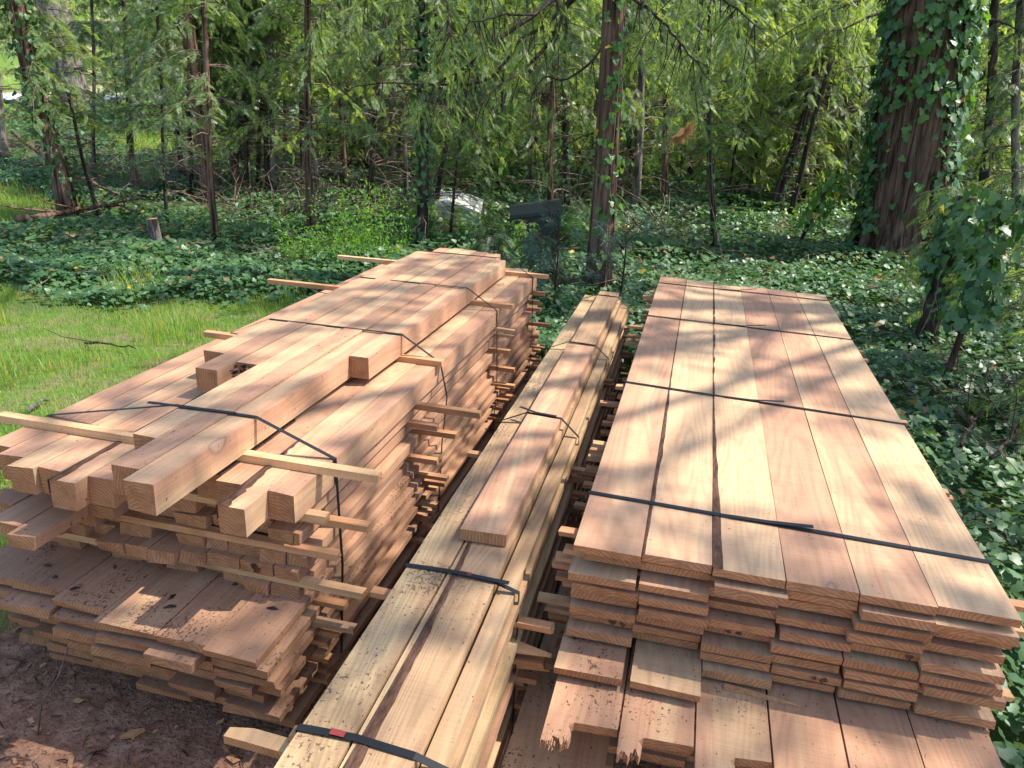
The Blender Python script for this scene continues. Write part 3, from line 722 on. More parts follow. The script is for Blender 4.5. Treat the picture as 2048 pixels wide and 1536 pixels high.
# ------------------------------------------------------------------ trees
TR = []
def trunk_path(base, top, n=9, wobble=.03, over=1.35):
    base = np.asarray(base, float); top = np.asarray(top, float); L = np.linalg.norm(top-base)*over
    pts = []; ph = rng.uniform(0, 6.28, 2)
    for u in np.linspace(0, 1, n):
        q = base+(top-base)*u*over
        q = q+np.array([math.sin(u*6+ph[0]), math.cos(u*5+ph[1]), 0])*wobble*L*.25*min(1, u*3)
        pts.append(q)
    pts[0] = pts[0]-np.array([0, 0, .15]); return np.array(pts)
def tree(name, b, t, dia, label, cat='tree', group=None, bark_=None, crown=None, cs=1., cz=0., n=10, ridge=.05, over=1.35, flare=1.25, tip=.7, rough=.03, segs=9, wobble=.03, cyaw=None):
    base = stand(*b); top = above(t[0], t[1], base); dist = (base-CC)[:2]@FW
    r = dia*dist/FPX/2
    P = trunk_path(base, top, segs, wobble, over)-base
    rad = r*np.linspace(1, tip, segs); rad[0] *= flare
    if segs > 8: rad[1] *= 1+(flare-1)*.35
    root = empty(name, base); tag(root, label, cat, group)
    V, F = tube(P, rad, n, rough, True, ridge)
    ob('trunk', meshdata('trunk', V, F, [bark_ or M_bark], None, True), (0, 0, 0), root)
    if crown is not None:
        # the crown leans with its stem
        d = P[-1]-P[1]; q = Vector(d).to_track_quat('Z', 'Y')
        c = ob('crown', crown, (0, 0, cz), root); yaw = rng.uniform(0, 6.28) if cyaw is None else cyaw
        from mathutils import Quaternion
        c.rotation_mode = 'QUATERNION'; c.rotation_quaternion = q @ Quaternion((0, 0, 1), yaw); c.scale = (cs, cs, cs)
    TR.append((root, P+base, rad)); return root, P+base, rad
GT = 'slender young trees behind the stacks'
T = {}
T['lean'] = tree('cedar_tree', (140, 445), (35, 0), 34, 'leaning brown tree with ivy on its stem above the fallen branch', bark_=M_bark, crown=CROWN[1], n=14, wobble=.05, cs=.9)
T['pine'] = tree('pine_tree', (150, 222), (100, 0), 66, 'thick grey pine trunk with deeply cracked bark beyond the leaning tree', bark_=M_barkg, n=22, ridge=.05, segs=14)
T['a'] = tree('cedar_tree', (424, 400), (362, 0), 30, 'thick straight brown trunk close behind a thinner stem', bark_=M_bark, crown=CROWN[3], n=14, cs=1.15)
T['b'] = tree('cedar_tree', (432, 492), (403, 0), 13, 'thin stem standing in front of the thick straight brown trunk', bark_=M_bark, crown=CROWN[1])
T['c'] = tree('cedar_tree', (622, 478), (611, 0), 15, 'straight thin tree beside the bright green bush', bark_=M_bark, crown=CROWN[0])
T['c2'] = tree('cedar_tree', (612, 368), (603, 0), 17, 'reddish trunk directly behind the straight thin tree', bark_=M_bark, crown=CROWN[3], cs=1.1)
T['d'] = tree('cedar_sapling', (335, 450), (314, 60), 7, 'dark pencil-thin sapling near the cut stump', bark_=M_barkd, crown=CROWN[2], cs=.8)
T['e'] = tree('cedar_sapling', (198, 437), (150, 250), 8, 'dark thin sapling rising from the fallen branch', bark_=M_barkd, crown=CROWN[1], cs=.8)
T['f'] = tree('cedar_tree', (366, 362), (340, 120), 12, 'brown trunk at the edge of the far sunny grass', bark_=M_bark, crown=CROWN[3])
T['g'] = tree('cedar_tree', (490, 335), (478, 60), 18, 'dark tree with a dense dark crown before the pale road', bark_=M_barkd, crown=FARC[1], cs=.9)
T['h'] = tree('cedar_tree', (547, 390), (532, 0), 11, 'stem lit pale on one side near the road', bark_=M_barkg, crown=CROWN[1], cs=1.1)
T['h2'] = tree('cedar_tree', (536, 385), (525, 0), 10, 'dark stem touching the pale lit stem', bark_=M_barkd, crown=CROWN[2], cs=1.1)
T['i'] = tree('cedar_tree', (738, 330), (752, 120), 11, 'reddish stem among bare twigs above the bright bush', bark_=M_bark, crown=CROWN[2])
T['j'] = tree('cedar_tree', (843, 500), (848, 0), 21, 'dark ivy-grown trunk behind the far end of the timbers, sprays hanging down it', bark_=M_barkd, crown=CROWN[3], n=12)
T['k'] = tree('cedar_sapling', (866, 450), (905, 200), 11, 'slanting dark stem beside the pale box', bark_=M_barkd, crown=CROWN[1], cs=.85)
T['l'] = tree('cedar_sapling', (900, 478), (922, 260), 6, 'very thin stem crossing in front of the pale box', bark_=M_barkd, crown=CROWN[2], cs=.75)
T['m'] = tree('cedar_tree', (1099, 482), (1113, 0), 14, 'thin brown tree in front of the dark box', bark_=M_bark, crown=CROWN[3])
T['m2'] = tree('cedar_tree', (1135, 440), (1130, 0), 14, 'ivy-green stem behind the dark box', bark_=M_barkd, crown=CROWN[0])
T['n'] = tree('cedar_tree', (1196, 590), (1228, 0), 46, 'reddish cedar with ivy climbing it behind the end of the narrow stack', bark_=M_bark, n=26, ridge=.07, segs=22, over=4.6, tip=.45, wobble=.010, rough=.02)
T['o'] = tree('cedar_sapling', (1428, 512), (1418, 150), 10, 'dark upright sapling standing alone in the sunlit ivy', bark_=M_barkd, crown=CROWN[1])
T['p'] = tree('cedar_tree', (1547, 424), (1618, 200), 21, 'thick slanting trunk in the sunny ivy patch', bark_=M_barkd, crown=CROWN[3])
T['p2'] = tree('cedar_sapling', (1578, 436), (1640, 200), 11, 'thinner slanting stem next to the thick slanting trunk', bark_=M_barkd, crown=CROWN[1])
T['q'] = tree('cedar_sapling', (1457, 400), (1600, 170), 9, 'strongly tilted thin dark stem behind the sunlit ivy', bark_=M_barkd, crown=CROWN[2], cs=.8)
T['r'] = tree('cedar_tree', (1800, 520), (1862, 0), 150, 'huge cedar with furrowed reddish bark and ivy up its trunk', bark_=M_bark, n=96, ridge=.085, segs=30, over=3.0, tip=.55, wobble=.008, rough=.018)
T['s'] = tree('cedar_snag', (1838, 705), (1935, 410), 44, 'short dark snag wrapped in ivy at the wide-stack side of the huge cedar', bark_=M_barkd, n=18, ridge=.06, segs=14, over=1.05, tip=.8, wobble=.03)
T['u'] = tree('cedar_sapling', (1882, 790), (1990, 440), 15, 'dark red thin leaning stem carrying glossy ivy', bark_=M_bark, n=8, over=1.15)
# more slim stems between them
for i, (bx, by_, tx, d) in enumerate([(700, 300, 690, 9), (655, 330, 665, 8), (790, 360, 775, 8), (960, 350, 950, 8), (1010, 340, 1000, 9), (1270, 430, 1290, 13), (1330, 410, 1325, 10), (1380, 380, 1400, 10),
                                 (1490, 360, 1530, 9), (1680, 400, 1700, 12), (260, 300, 250, 10), (8, 330, -20, 14), (570, 320, 575, 8), (1965, 420, 1990, 16), (2030, 480, 2040, 14), (915, 330, 925, 10), (1235, 330, 1245, 10)]):
    tree('cedar_tree', (bx, by_), (tx, 0), d*1.15, 'slim young cedar stem among its like in the woods', bark_=[M_bark, M_barkd, M_barkg][i % 3], crown=[CROWN[1], CROWN[0], CROWN[2], CROWN[3]][i % 4], group='slim young cedars in the woods', cs=rng.uniform(.9, 1.15), segs=7)
for i in range(30):
    bx = rng.uniform(180, 1720); by_ = rng.uniform(330, 415)
    tree('cedar_tree', (bx, by_), (bx+rng.normal(0, 22), 60), rng.uniform(7, 11), 'slim young cedar stem among its like in the woods', bark_=[M_bark, M_barkd, M_barkg][i % 3], crown=CROWN[i % 4] if i % 3 else CROWN[3], group='slim young cedars in the woods', cs=rng.uniform(.8, 1.05), segs=7, n=7)
# trees farther up the slope
k = 0
for i in range(400):
    d = rng.uniform(21, 62); lat = rng.uniform(-.80, .78)*d
    x = FW[0]*d+FW[1]*lat; y = FW[1]*d-FW[0]*lat
    if 25 < d < 36 and lat < -.12*d and rng.random() < .75: continue
    if lat < -.4*d and d < 26: continue
    if d < 29 and (-.67 < lat/d < -.50) or d < 34 and -.335 < lat/d < -.265: continue
    p = np.array([x, y, float(ground_z(x, y))])
    root = empty('cedar_tree' if i % 4 else 'shrub', p); h = rng.uniform(5, 8)
    shrub = i % 4 == 0
    if not shrub:
        V, F = tube([(0, 0, -.2), (.05, 0, h*.4), (.02, .05, h)], [.13, .10, .05], 6); ob('trunk', meshdata('trunk', V, F, [[M_bark, M_barkd][i % 2]]), (0, 0, 0), root)
    ob('crown', FARC[2] if shrub else FARC[i % 2], (0, 0, 0), root, (0, 0, rng.uniform(0, 6.28)), rng.uniform(.9, 1.4))
    if shrub: tag(root, 'sunlit green shrub on the slope beyond the woods', 'shrub', 'shrubs on the far slope')
    else: tag(root, 'far conifer on the slope beyond the woods', 'tree', 'far conifers up the slope')
    k += 1
    if k > 160: break

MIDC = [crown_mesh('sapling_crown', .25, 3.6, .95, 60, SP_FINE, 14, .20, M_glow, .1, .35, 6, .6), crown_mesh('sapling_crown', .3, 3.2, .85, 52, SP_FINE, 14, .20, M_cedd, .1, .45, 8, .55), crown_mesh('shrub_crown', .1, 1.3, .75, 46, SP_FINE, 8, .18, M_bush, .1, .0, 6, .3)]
k = 0
for i in range(600):
    d = rng.uniform(15.5, 27); lat = rng.uniform(-.72, .70)*d
    if lat < -.42*d and d < 19: continue
    if -.67 < lat/d < -.52 or -.335 < lat/d < -.265: continue
    if -.27 < lat/d < -.14 and d < 17.5: continue
    x = FW[0]*d+FW[1]*lat; y = FW[1]*d-FW[0]*lat; t_ = 2 if i % 3 == 0 else i % 2
    root = empty('shrub' if t_ == 2 else 'cedar_sapling', (x, y, float(ground_z(x, y)))); c_ = rng.uniform(.75, 1.35)
    if t_ < 2:
        V, F = tube([(0, 0, -.1), (.02, .02, 1.6*c_), (.0, .03, 3.4*c_)], [.03, .022, .006], 6); ob('trunk', meshdata('trunk', V, F, [M_barkd]), (0, 0, 0), root)
    ob('crown', MIDC[t_], (0, 0, 0), root, (0, 0, rng.uniform(0, 6.28)), c_)
    if t_ == 2: tag(root, 'low sunlit shrub among the stems of the woods', 'shrub', 'low shrubs among the stems')
    else: tag(root, 'feathery cedar sapling filling the gaps between the stems', 'sapling', 'feathery saplings in the woods')
    k += 1
    if k > 130: break

# ---- ivy on the stems
def ivy_thing(key, n, label, u0=0., u1=1., **kw):
    root, P, rad = T[key]; m = len(P); i0, i1 = int(u0*(m-1)), max(int(u0*(m-1))+2, int(math.ceil(u1*(m-1)))+1)
    P, rad = P[i0:i1], rad[i0:i1]
    me = ivy_mesh(P-P[0], rad, n, **kw); o = ob('climbing_ivy', me, P[0]); return tag(o, label, 'ivy')
camaz = lambda P: math.atan2(CC[1]-P[1], CC[0]-P[0])
def cov_big(u, th):
    a = camaz(T['r'][1][0]); x = np.sin(th-a)        # +1: ivy edge seen at one side, -1: other
    hi = sm(u, .34, .62); side = np.abs(x)
    return np.clip(.07+sm(side, .45, .85)*.85+hi*(.65*sm(x, -.15, .3)+.5*sm(-x, .35, .6))+.8*sm(.05-u, -.03, .03), 0, 1)*(.45+.55*(np.sin(th*5+u*38)*np.cos(u*23+th*2) > -.35))
ivy_thing('r', 2700, 'dense dark ivy climbing the furrowed bark of the huge cedar', 0, .46, cover=cov_big, size=(.07, .14), out=.14, stems=9)
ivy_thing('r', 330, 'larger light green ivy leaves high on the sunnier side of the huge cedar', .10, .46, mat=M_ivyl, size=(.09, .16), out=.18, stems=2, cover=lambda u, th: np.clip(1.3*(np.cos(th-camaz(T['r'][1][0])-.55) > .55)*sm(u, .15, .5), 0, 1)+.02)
ivy_thing('n', 330, 'thin scattered ivy with some yellow leaves on the reddish cedar', .0, .4, size=(.05, .10), mat=M_ivyl, out=.06, cover=lambda u, th: np.clip(.25+.75*(np.cos(th-camaz(T['n'][1][0])-.9) > .2), 0, 1), stems=5)
ivy_thing('s', 400, 'ivy mantle over the top of the short dark snag', .0, 1., size=(.06, .11), out=.14, stems=5, cover=lambda u, th: .10+.9*sm(u, .38, .62))
ivy_thing('u', 330, 'glossy ivy leaves hanging on the dark red leaning stem', .45, 1., size=(.06, .11), out=.22, mat=M_ivy, stems=3)
ivy_thing('j', 700, 'ivy covering the dark trunk behind the timbers', 0, .9, size=(.05, .09), out=.10)
ivy_thing('lean', 500, 'ivy clinging to the leaning brown tree', .05, .8, size=(.06, .10), out=.12)
ivy_thing('m2', 420, 'ivy on the stem behind the dark box', 0, .9, size=(.05, .09), out=.10)
ivy_thing('p', 160, 'sparse ivy on the thick slanting trunk', 0, .8, size=(.05, .09), out=.06)
ivy_thing('q', 130, 'pale ivy trailing on the strongly tilted stem', .1, .9, size=(.05, .09), out=.1, mat=M_ivyl)
ivy_thing('o', 140, 'light ivy leaves round the lone upright sapling', .0, .7, size=(.05, .09), out=.12, mat=M_ivyl)
# a thin stem hung with yellow-green ivy, left of the huge cedar
T['v'] = tree('ivy_stem', (1594, 492), (1672, 350), 7, 'thin slanting stem hung with yellow-green ivy leaves before the huge cedar', 'plant', bark_=M_barkd, over=1.05)
ivy_thing('v', 260, 'yellow-green ivy leaves on the thin slanting stem', .3, 1., size=(.06, .10), out=.2, mat=M_ivyl, stems=2)

# ---- unseen crown foliage, added and placed to shade the stacks; limbs run from the trunks
def noise2(x, y, s=1.): return .5+.5*math.sin(x*2.3*s+1.7*math.sin(y*1.9*s))*math.cos(y*2.9*s+1.3*math.sin(x*1.3*s))
def cover_p(x, y):
    if x > 1.0: return .45 if y < 8 else .3
    if x > -.35:                                   # wide stack
        p = .50
        if y < 2.6: p = .28
        if y > 5: p = .5
        if y < 1.75: p = .25
        return p
    if x > -.9: return .45 if y > 1.5 else .55
    if x > -2.6:
        if y < 2.0: return .80
        return .66
    if x < -3. and 3.6 < y < 6.6: return .06
    if x < -2.6 and y <= 3.6: return .9
    return .28
hp = np.array([7.2, 7.4, float(ground_z(7.2, 7.4))]); hr = empty('cedar_tree', hp); tag(hr, 'unseen tall cedar added beside the stacks, its high limbs shading the lumber', 'tree')  # out-of-view tree, put in to carry the shading foliage
HP = np.array([[.02*i, .03*i, -.2+.95*i] for i in range(16)]); HR = np.linspace(.32, .12, 16)
V_, F_ = tube(HP, HR, 24, .02, True, .06); ob('trunk', meshdata('trunk', V_, F_, [M_bark], None, True), (0, 0, 0), hr); T['host'] = (hr, HP+hp, HR)
KEYS = ['host', 'n', 'r']
hosts = {k_: [] for k_ in KEYS}
for gx_ in np.arange(-8.5, 4.2, .62):
    for gy_ in np.arange(-.4, 9.0, .62):
        x = gx_+rng.uniform(-.3, .3); y = gy_+rng.uniform(-.3, .3)
        if rng.random() > cover_p(x, y): continue
        t_ = rng.uniform(8.2, 12.6); q = np.array([x, y, .85])+np.array([.65, .22, 1.])*t_
        best = min(KEYS, key=lambda k_: np.linalg.norm(T[k_][1][-1][:2]*.5+T[k_][1][0][:2]*.5-q[:2])+(2 if k_ == 'r' else 0))
        hosts[best].append(q)
for k_ in KEYS:
    root, P, rad = T[k_]; base = np.array(root.location); a = Acc(); lim = Acc()
    pts = np.array(hosts[k_])
    if len(pts) == 0: continue
    PP, DD, NN, SZ = [], [], [], []
    # limbs: sorted by bearing from the trunk, a few clumps on each
    zt = P[:, 2]
    ang = np.arctan2(pts[:, 1]-base[1], pts[:, 0]-base[0]); order = np.argsort(ang)
    for gi in range(0, len(order), 7):
        grp = pts[order[gi:gi+7]]; far_ = grp[np.argmax(np.linalg.norm(grp[:, :2]-base[:2], axis=1))]
        zz = min(far_[2]-.6, P[-1][2]-.5); i = int(np.argmin(np.abs(zt-zz))); st = P[i]
        mid = (st+far_)/2+np.array([0, 0, .5]); L = np.linalg.norm(far_-st)
        ts = np.linspace(0, 1, 9); curve = np.array([(1-t_)**2*st+2*t_*(1-t_)*mid+t_*t_*far_ for t_ in ts])+rng.normal(0, .05, (9, 3))*np.minimum(ts, 1-ts)[:, None]*2
        lim.tube(curve-base, np.linspace(.015+.005*L, .006, 9), 6, 0, cap=False)
        for q in grp:
            j = int(np.argmin(np.linalg.norm(curve-q, axis=1))); s0 = curve[j]
            if np.linalg.norm(q-s0) > .05: lim.tube(np.array([s0, (s0+q)/2+rng.normal(0, .08, 3), q])-base, [.010, .007, .003], 4, 0, cap=False)
            n_ = 44
            dirs = rng.normal(size=(n_, 3))*np.array([1, 1, .45]); dirs /= np.linalg.norm(dirs, axis=1)[:, None]
            PP.append(q-base+dirs*rng.uniform(.0, .40, n_)[:, None]); DD.append(dirs+np.array([0, 0, -.35])); NN.append(rand_dirs(n_, .6)); SZ.append(rng.uniform(.16, .30, n_))
    PP, DD, NN, SZ = map(np.concatenate, (PP, DD, NN, SZ))
    a.scatter(SP_MID[0], SP_MID[1], PP, dir_frames(DD, NN, SZ), 0)
    ob('limb', lim.mesh('limb', [M_bark]), (0, 0, 0), root); ob('crown', a.mesh('crown', [M_cedd]), (0, 0, 0), root)

# ---- dark limbs with hanging twigs reaching in front of the reddish cedar
root, P, rad = T['n']; base = np.array(root.location); bw = Acc(); fo = Acc()
def hang_limb(px, depth0, depth1, r0, hang=9, leafy=1.):
    pts = [at_depth(x, y, depth0+(depth1-depth0)*i/(len(px)-1)) for i, (x, y) in enumerate(px)]
    pts = np.array(pts); t_ = np.linspace(0, len(pts)-1, len(pts)*4)
    fine = np.stack([np.interp(t_, np.arange(len(pts)), pts[:, c_]) for c_ in range(3)], 1)
    ker = np.array([.25, .5, .25])
    for _ in range(3): fine[1:-1] = .25*fine[:-2]+.5*fine[1:-1]+.25*fine[2:]
    fine += rng.normal(0, .006, fine.shape)
    bw.tube(fine-base, np.linspace(r0, .004, len(fine)), 6, 0, .1, cap=False)
    PP, DD, NN, SZ = [], [], [], []
    for h in range(hang):
        i = int(rng.uniform(.15, .98)*(len(fine)-1)); p = fine[i]; L = rng.uniform(.2, .8)
        e = p+np.array([rng.normal(0, .25), rng.normal(0, .15), -1.])*L
        m_ = (p+e)/2+rng.normal(0, .06, 3); c_ = [p, m_, e]
        bw.tube(np.array(c_)-base, [.006, .0045, .0015], 4, 0, cap=False)
        for q in range(int(9*leafy)):
            u = rng.uniform(.1, 1); s_ = p*(1-u)+e*u+rng.normal(0, .03, 3)
            PP.append(s_-base); DD.append(np.array([rng.normal(0, .6), rng.normal(0, .6), -rng.uniform(.4, 1.3)])); NN.append(rand_dirs(1)[0]); SZ.append(rng.uniform(.10, .24))
    if PP: fo.scatter(SP_HANG[0], SP_HANG[1], np.array(PP), dir_frames(np.array(DD), np.array(NN), np.array(SZ)), 0)
hang_limb([(1230, -150), (1170, -60), (1085, 20), (1000, 75), (945, 125), (890, 160), (840, 176), (780, 186)], 8.9, 7.6, .034, 14, .7)
hang_limb([(1235, -90), (1150, -10), (1090, 55), (1040, 75), (1000, 145), (955, 168), (900, 170), (830, 166), (720, 166), (690, 185)], 8.9, 8.3, .026, 16, .6)
hang_limb([(1228, -60), (1135, 5), (1110, 70), (1075, 112), (1035, 150), (1000, 170), (975, 190), (945, 222)], 9.0, 8.0, .026, 12, .5)
hang_limb([(1225, 0), (1125, -20), (1080, 30), (1010, 28), (960, 45), (925, 36)], 8.9, 7.8, .020, 16, 1.2)
hang_limb([(1150, -120), (1000, -60), (890, -40), (896, 30), (900, 70), (912, 80)], 8.7, 7.4, .018, 16, 1.4)
hang_limb([(1228, 60), (1180, 130), (1130, 165), (1090, 150), (1060, 190), (1070, 250), (1062, 290)], 9.0, 8.3, .014, 12, .8)
hang_limb([(1222, 260), (1190, 265), (1140, 285), (1090, 320), (1040, 330)], 9.0, 8.4, .010, 6, .5)
hang_limb([(1228, -20), (1290, 10), (1340, 60), (1380, 110), (1420, 160)], 9.0, 7.6, .022, 18, 1.7)
hang_limb([(1228, -70), (1320, -50), (1400, -30), (1480, 20), (1530, 70)], 9.0, 7.4, .022, 20, 1.8)
hang_limb([(1228, -120), (1050, -160), (850, -120), (740, -60), (650, 10), (620, 60)], 9.0, 7.6, .024, 26, 1.8)
ob('limb', bw.mesh('limb', [M_barkd]), (0, 0, 0), root); ob('foliage', fo.mesh('foliage', [M_cedl]), (0, 0, 0), root)
# limbs on the huge cedar
root, P, rad = T['r']; base = np.array(root.location); bw = Acc(); fo = Acc()
hang_limb([(1800, 20), (1740, 30), (1700, 55), (1650, 65), (1600, 90)], 13.6, 12.2, .03, 8, .8)
hang_limb([(1790, -20), (1720, 0), (1640, 30), (1560, 70), (1480, 150)], 13.6, 11.5, .03, 14, 1.5)
hang_limb([(1760, 130), (1700, 135), (1640, 160)], 13.6, 12.8, .014, 5, .4)
hang_limb([(1985, 40), (2020, 50), (2070, 80)], 13.6, 12.6, .02, 6, 1.2)
hang_limb([(1800, -60), (1700, -80), (1560, -40), (1440, 30)], 13.6, 10.6, .03, 18, 1.8)
ob('limb', bw.mesh('limb', [M_barkd]), (0, 0, 0), root); ob('foliage', fo.mesh('foliage', [M_cedl]), (0, 0, 0), root)

# ---- saplings near the wide stack: sprays reaching in from the edge of the view
def sapling(px, depthless, h, r, nsp, label, mat, spray=SP_FINE, size=.22, name='cedar_sapling', lean=(0, 0), z0=.25, rad=.018):
    p = stand(*px) if not isinstance(px, np.ndarray) else px
    root = empty(name, p); tag(root, label, 'sapling')
    pts = np.array([[lean[0]*u, lean[1]*u, -.1+h*u] for u in np.linspace(0, 1, 6)])
    V, F = tube(pts, np.linspace(rad, .004, 6), 6); ob('trunk', meshdata('trunk', V, F, [M_bark]), (0, 0, 0), root)
    ob('crown', crown_mesh('crown', z0, h, r, nsp, spray, 9, size, mat, .1, .25, 4, .6), (lean[0]*.4, lean[1]*.4, 0), root)
def gpt(x, y): return np.array([x, y, float(ground_z(x, y))])
sapling(gpt(2.95, 7.0), 0, 2.7, .95, 46, 'feathery cedar sapling rising at the edge of the ivy beyond the wide stack', M_cedl)
sapling(gpt(2.35, 5.5), 0, .95, .6, 22, 'low feathery cedar seedling in the ivy beside the wide stack', M_cedl, z0=.2)
sapling(gpt(2.45, 8.7), 0, 1.6, .65, 22, 'small cedar at the foot of the ivy-wrapped snag', M_cedl, z0=.5)
sapling(gpt(3.7, 9.3), 0, 4.4, 1.35, 70, 'full green cedar sapling beyond the ivy-wrapped snag', M_cedl)
sapling(gpt(-2.3, 8.7), 0, .75, .45, 20, 'small dark cedar behind the far end of the square timbers', M_cedd, z0=.15)
sapling(gpt(-1.72, 8.6), 0, .7, .45, 22, 'small cedar between the timbers and the reddish cedar', M_cedd, z0=.1)
# blue-green pine seedlings with long needles at the foot of the reddish cedar
def pine_seedling(p, h, label, nt=40, r=.5):
    root = empty('pine_seedling', p); tag(root, label, 'sapling'); st = Acc(); fo_ = Acc()
    st.tube([(0, 0, -.05), (.02, 0, h*.5), (0, .02, h)], [.014, .010, .004], 5, 0)
    V = np.array([(-.012, 0, 0), (.012, 0, 0), (0, 1, -.1)]); Fc = [(0, 1, 2)]
    for i in range(nt):
        z = rng.uniform(.15, 1)*h; az = rng.uniform(0, 6.28); L = r*(1.1-z/h*.6)*rng.uniform(.4, 1)
        e = np.array([math.cos(az)*L, math.sin(az)*L, z+rng.uniform(-.05, .15)])
        st.tube([(0, 0, z-.08), e*.5+np.array([0, 0, z*.5]), e], [.006, .004, .002], 3, 0, cap=False)
        n_ = 46; d = rng.normal(size=(n_, 3))+np.array([math.cos(az), math.sin(az), .1])*1.0
        fo_.scatter(V, Fc, np.tile(e, (n_, 1))+rng.normal(0, .015, (n_, 3)), dir_frames(d, rand_dirs(n_), rng.uniform(.10, .19, n_)), 0)
    ob('stem', st.mesh('stem', [M_barkd]), (0, 0, 0), root); ob('foliage', fo_.mesh('foliage', [M_pine]), (0, 0, 0), root)
pine_seedling(gpt(-1.45, 8.1), 1.05, 'blue-green pine seedling in front of the reddish cedar', 34, .5)
pine_seedling(gpt(-.75, 8.3), 1.0, 'blue-green pine seedling beside the foot of the reddish cedar', 26, .45)
pine_seedling(gpt(-1.75, 7.9), .45, 'low pine seedling behind the far end of the narrow stack', 24, .45)

# ---- bright bush
p = stand(690, 528); root = empty('bush', p); tag(root, 'bright yellow-green bush of fine leaves behind the timbers', 'bush'); st = Acc(); fo_ = Acc()
lv = (np.array([(0, 0, 0), (.16, .45, .03), (0, 1, -.05), (-.16, .45, .03)]), [(0, 1, 2, 3)])
for i in range(95):
    az = rng.uniform(0, 6.28); q = rng.random()**.5*.85; h = rng.uniform(.25, 1.05)*(1.1-q*.5)
    b0 = np.array([math.cos(az)*q*.6, math.sin(az)*q*.6, -.05]); e = np.array([math.cos(az)*q, math.sin(az)*q, h])
    st.tube([b0, (b0+e)/2+rng.normal(0, .03, 3), e], [.004, .003, .001], 3, 0, cap=False)
    n_ = 34; u = rng.uniform(.25, 1.1, n_)[:, None]; pp = b0*(1-u)+e*u+rng.normal(0, .035, (n_, 3))
    fo_.scatter(lv[0], lv[1], pp, dir_frames(rng.normal(size=(n_, 3))+np.array([0, 0, .5]), rand_dirs(n_), rng.uniform(.035, .075, n_)), 0)
ob('stem', st.mesh('stem', [M_twig]), (0, 0, 0), root); ob('foliage', fo_.mesh('foliage', [M_bush]), (0, 0, 0), root)

# ---- ground cover: ivy
def in_view(x, y, margin=.12):
    d = FW[0]*x+FW[1]*y; lat = FW[1]*x-FW[0]*y
    return (d > 1.2) & (np.abs(lat) < d*(.70+margin)+1.2)
def stacks_clear(x, y):
    a = (x > -.5) & (x < 1.02) & (y > 1.1) & (y < 6.3)
    b = (x > -2.5) & (x < -.9) & (y > 1.4) & (y < 5.95)
    c_ = (x > -1.15) & (x < -.2) & (y > .5) & (y < 6.0)
    return ~(a | b | c_)
def scatter_pts(n, x0, x1, y0, y1, dens):
    x = rng.uniform(x0, x1, n); y = rng.uniform(y0, y1, n); k_ = (rng.random(n) < dens(x, y)) & in_view(x, y) & stacks_clear(x, y)
    return x[k_], y[k_]
def ivy_dens(x, y):
    d = FW[0]*x+FW[1]*y
    v = 1-lawn_mask(x, y); v = v*(1-soil_mask(x, y)); v = np.where((x < -1.3) & (y < 6.1), 0, v)
    patch = .5+.5*np.sin(x*1.7+.6*y)*np.cos(y*1.3-.5*x)
    v = v*np.where(d > 12, .25+.75*sm(patch, .25, .6), 1)
    v = v*np.where((d < 9.5) & (x < -2.2), .35+.65*sm(np.sin(x*4.3+y*2.1)*np.cos(y*5.1-x*1.9)+np.clip((y-6.6)*1.2, -1, 1.5), -.6, .5), 1)
    gap = np.exp(-(((x+3.85)/.7)**2+((y-13.6)/1.6)**2)); v = v*(1-.85*gap)
    return v
ia = Acc()
def ivy_layer(n, x0, x1, y0, y1, dens, size, hmax, shape):
    x, y = scatter_pts(n, x0, x1, y0, y1, dens); m = len(x)
    mound = hmax*(.15+.85*np.clip(1-lawn_mask(x, y), 0, 1)**2)*(.35+.65*(.5+.5*np.sin(x*2.1+1.1*y)*np.cos(y*2.6-.7*x)))
    z = ground_z(x, y)+mound*(1-rng.random(m)**2*.8)+.01
    nrm = np.stack([rng.normal(0, .42, m)+.10, rng.normal(0, .42, m)-.12, np.ones(m)], 1)
    ia.scatter(shape[0], shape[1], np.stack([x, y, z], 1), frames(nrm, rng.uniform(0, 6.28, m), rng.uniform(size[0], size[1], m)), 0)
near = lambda x, y: ivy_dens(x, y)*(FW[0]*x+FW[1]*y < 9.5)
midd = lambda x, y: ivy_dens(x, y)*((FW[0]*x+FW[1]*y >= 9.0) & (FW[0]*x+FW[1]*y < 17))
farr = lambda x, y: ivy_dens(x, y)*(FW[0]*x+FW[1]*y >= 16)*.8
ivy_layer(24000, 1.0, 6.5, .8, 10, near, (.032, .092), .26, (IVV, IVF))
ivy_layer(46000, -9, 1.5, 5.9, 10, near, (.03, .085), .22, (IVV, IVF))
ivy_layer(80000, -15, 9, 8, 18, midd, (.035, .095), .26, (IVV, IVF))
ivy_layer(70000, -24, 16, 15, 33, farr, (.08, .17), .3, IV2)
for i in range(420):
    x = rng.uniform(-11, 5); y = rng.uniform(2, 15)
    if rng.random() > ivy_dens(np.array([x]), np.array([y]))[0] or not stacks_clear(np.array([x]), np.array([y]))[0]: continue
    az = rng.uniform(0, 6.28); L_ = rng.uniform(.25, 1.1); z = float(ground_z(x, y))+rng.uniform(.10, .26)
    q = [np.array([x+math.cos(az)*L_*u+rng.normal(0, .05), y+math.sin(az)*L_*u+rng.normal(0, .05), z+rng.uniform(-.03, .07)]) for u in np.linspace(0, 1, 5)]
    ia.tube(q, np.linspace(rng.uniform(.003, .008), .0015, 5), 4, 1, cap=False)
xx, yy = scatter_pts(1500, -10, 5, 2, 13, ivy_dens); m_ = len(xx)
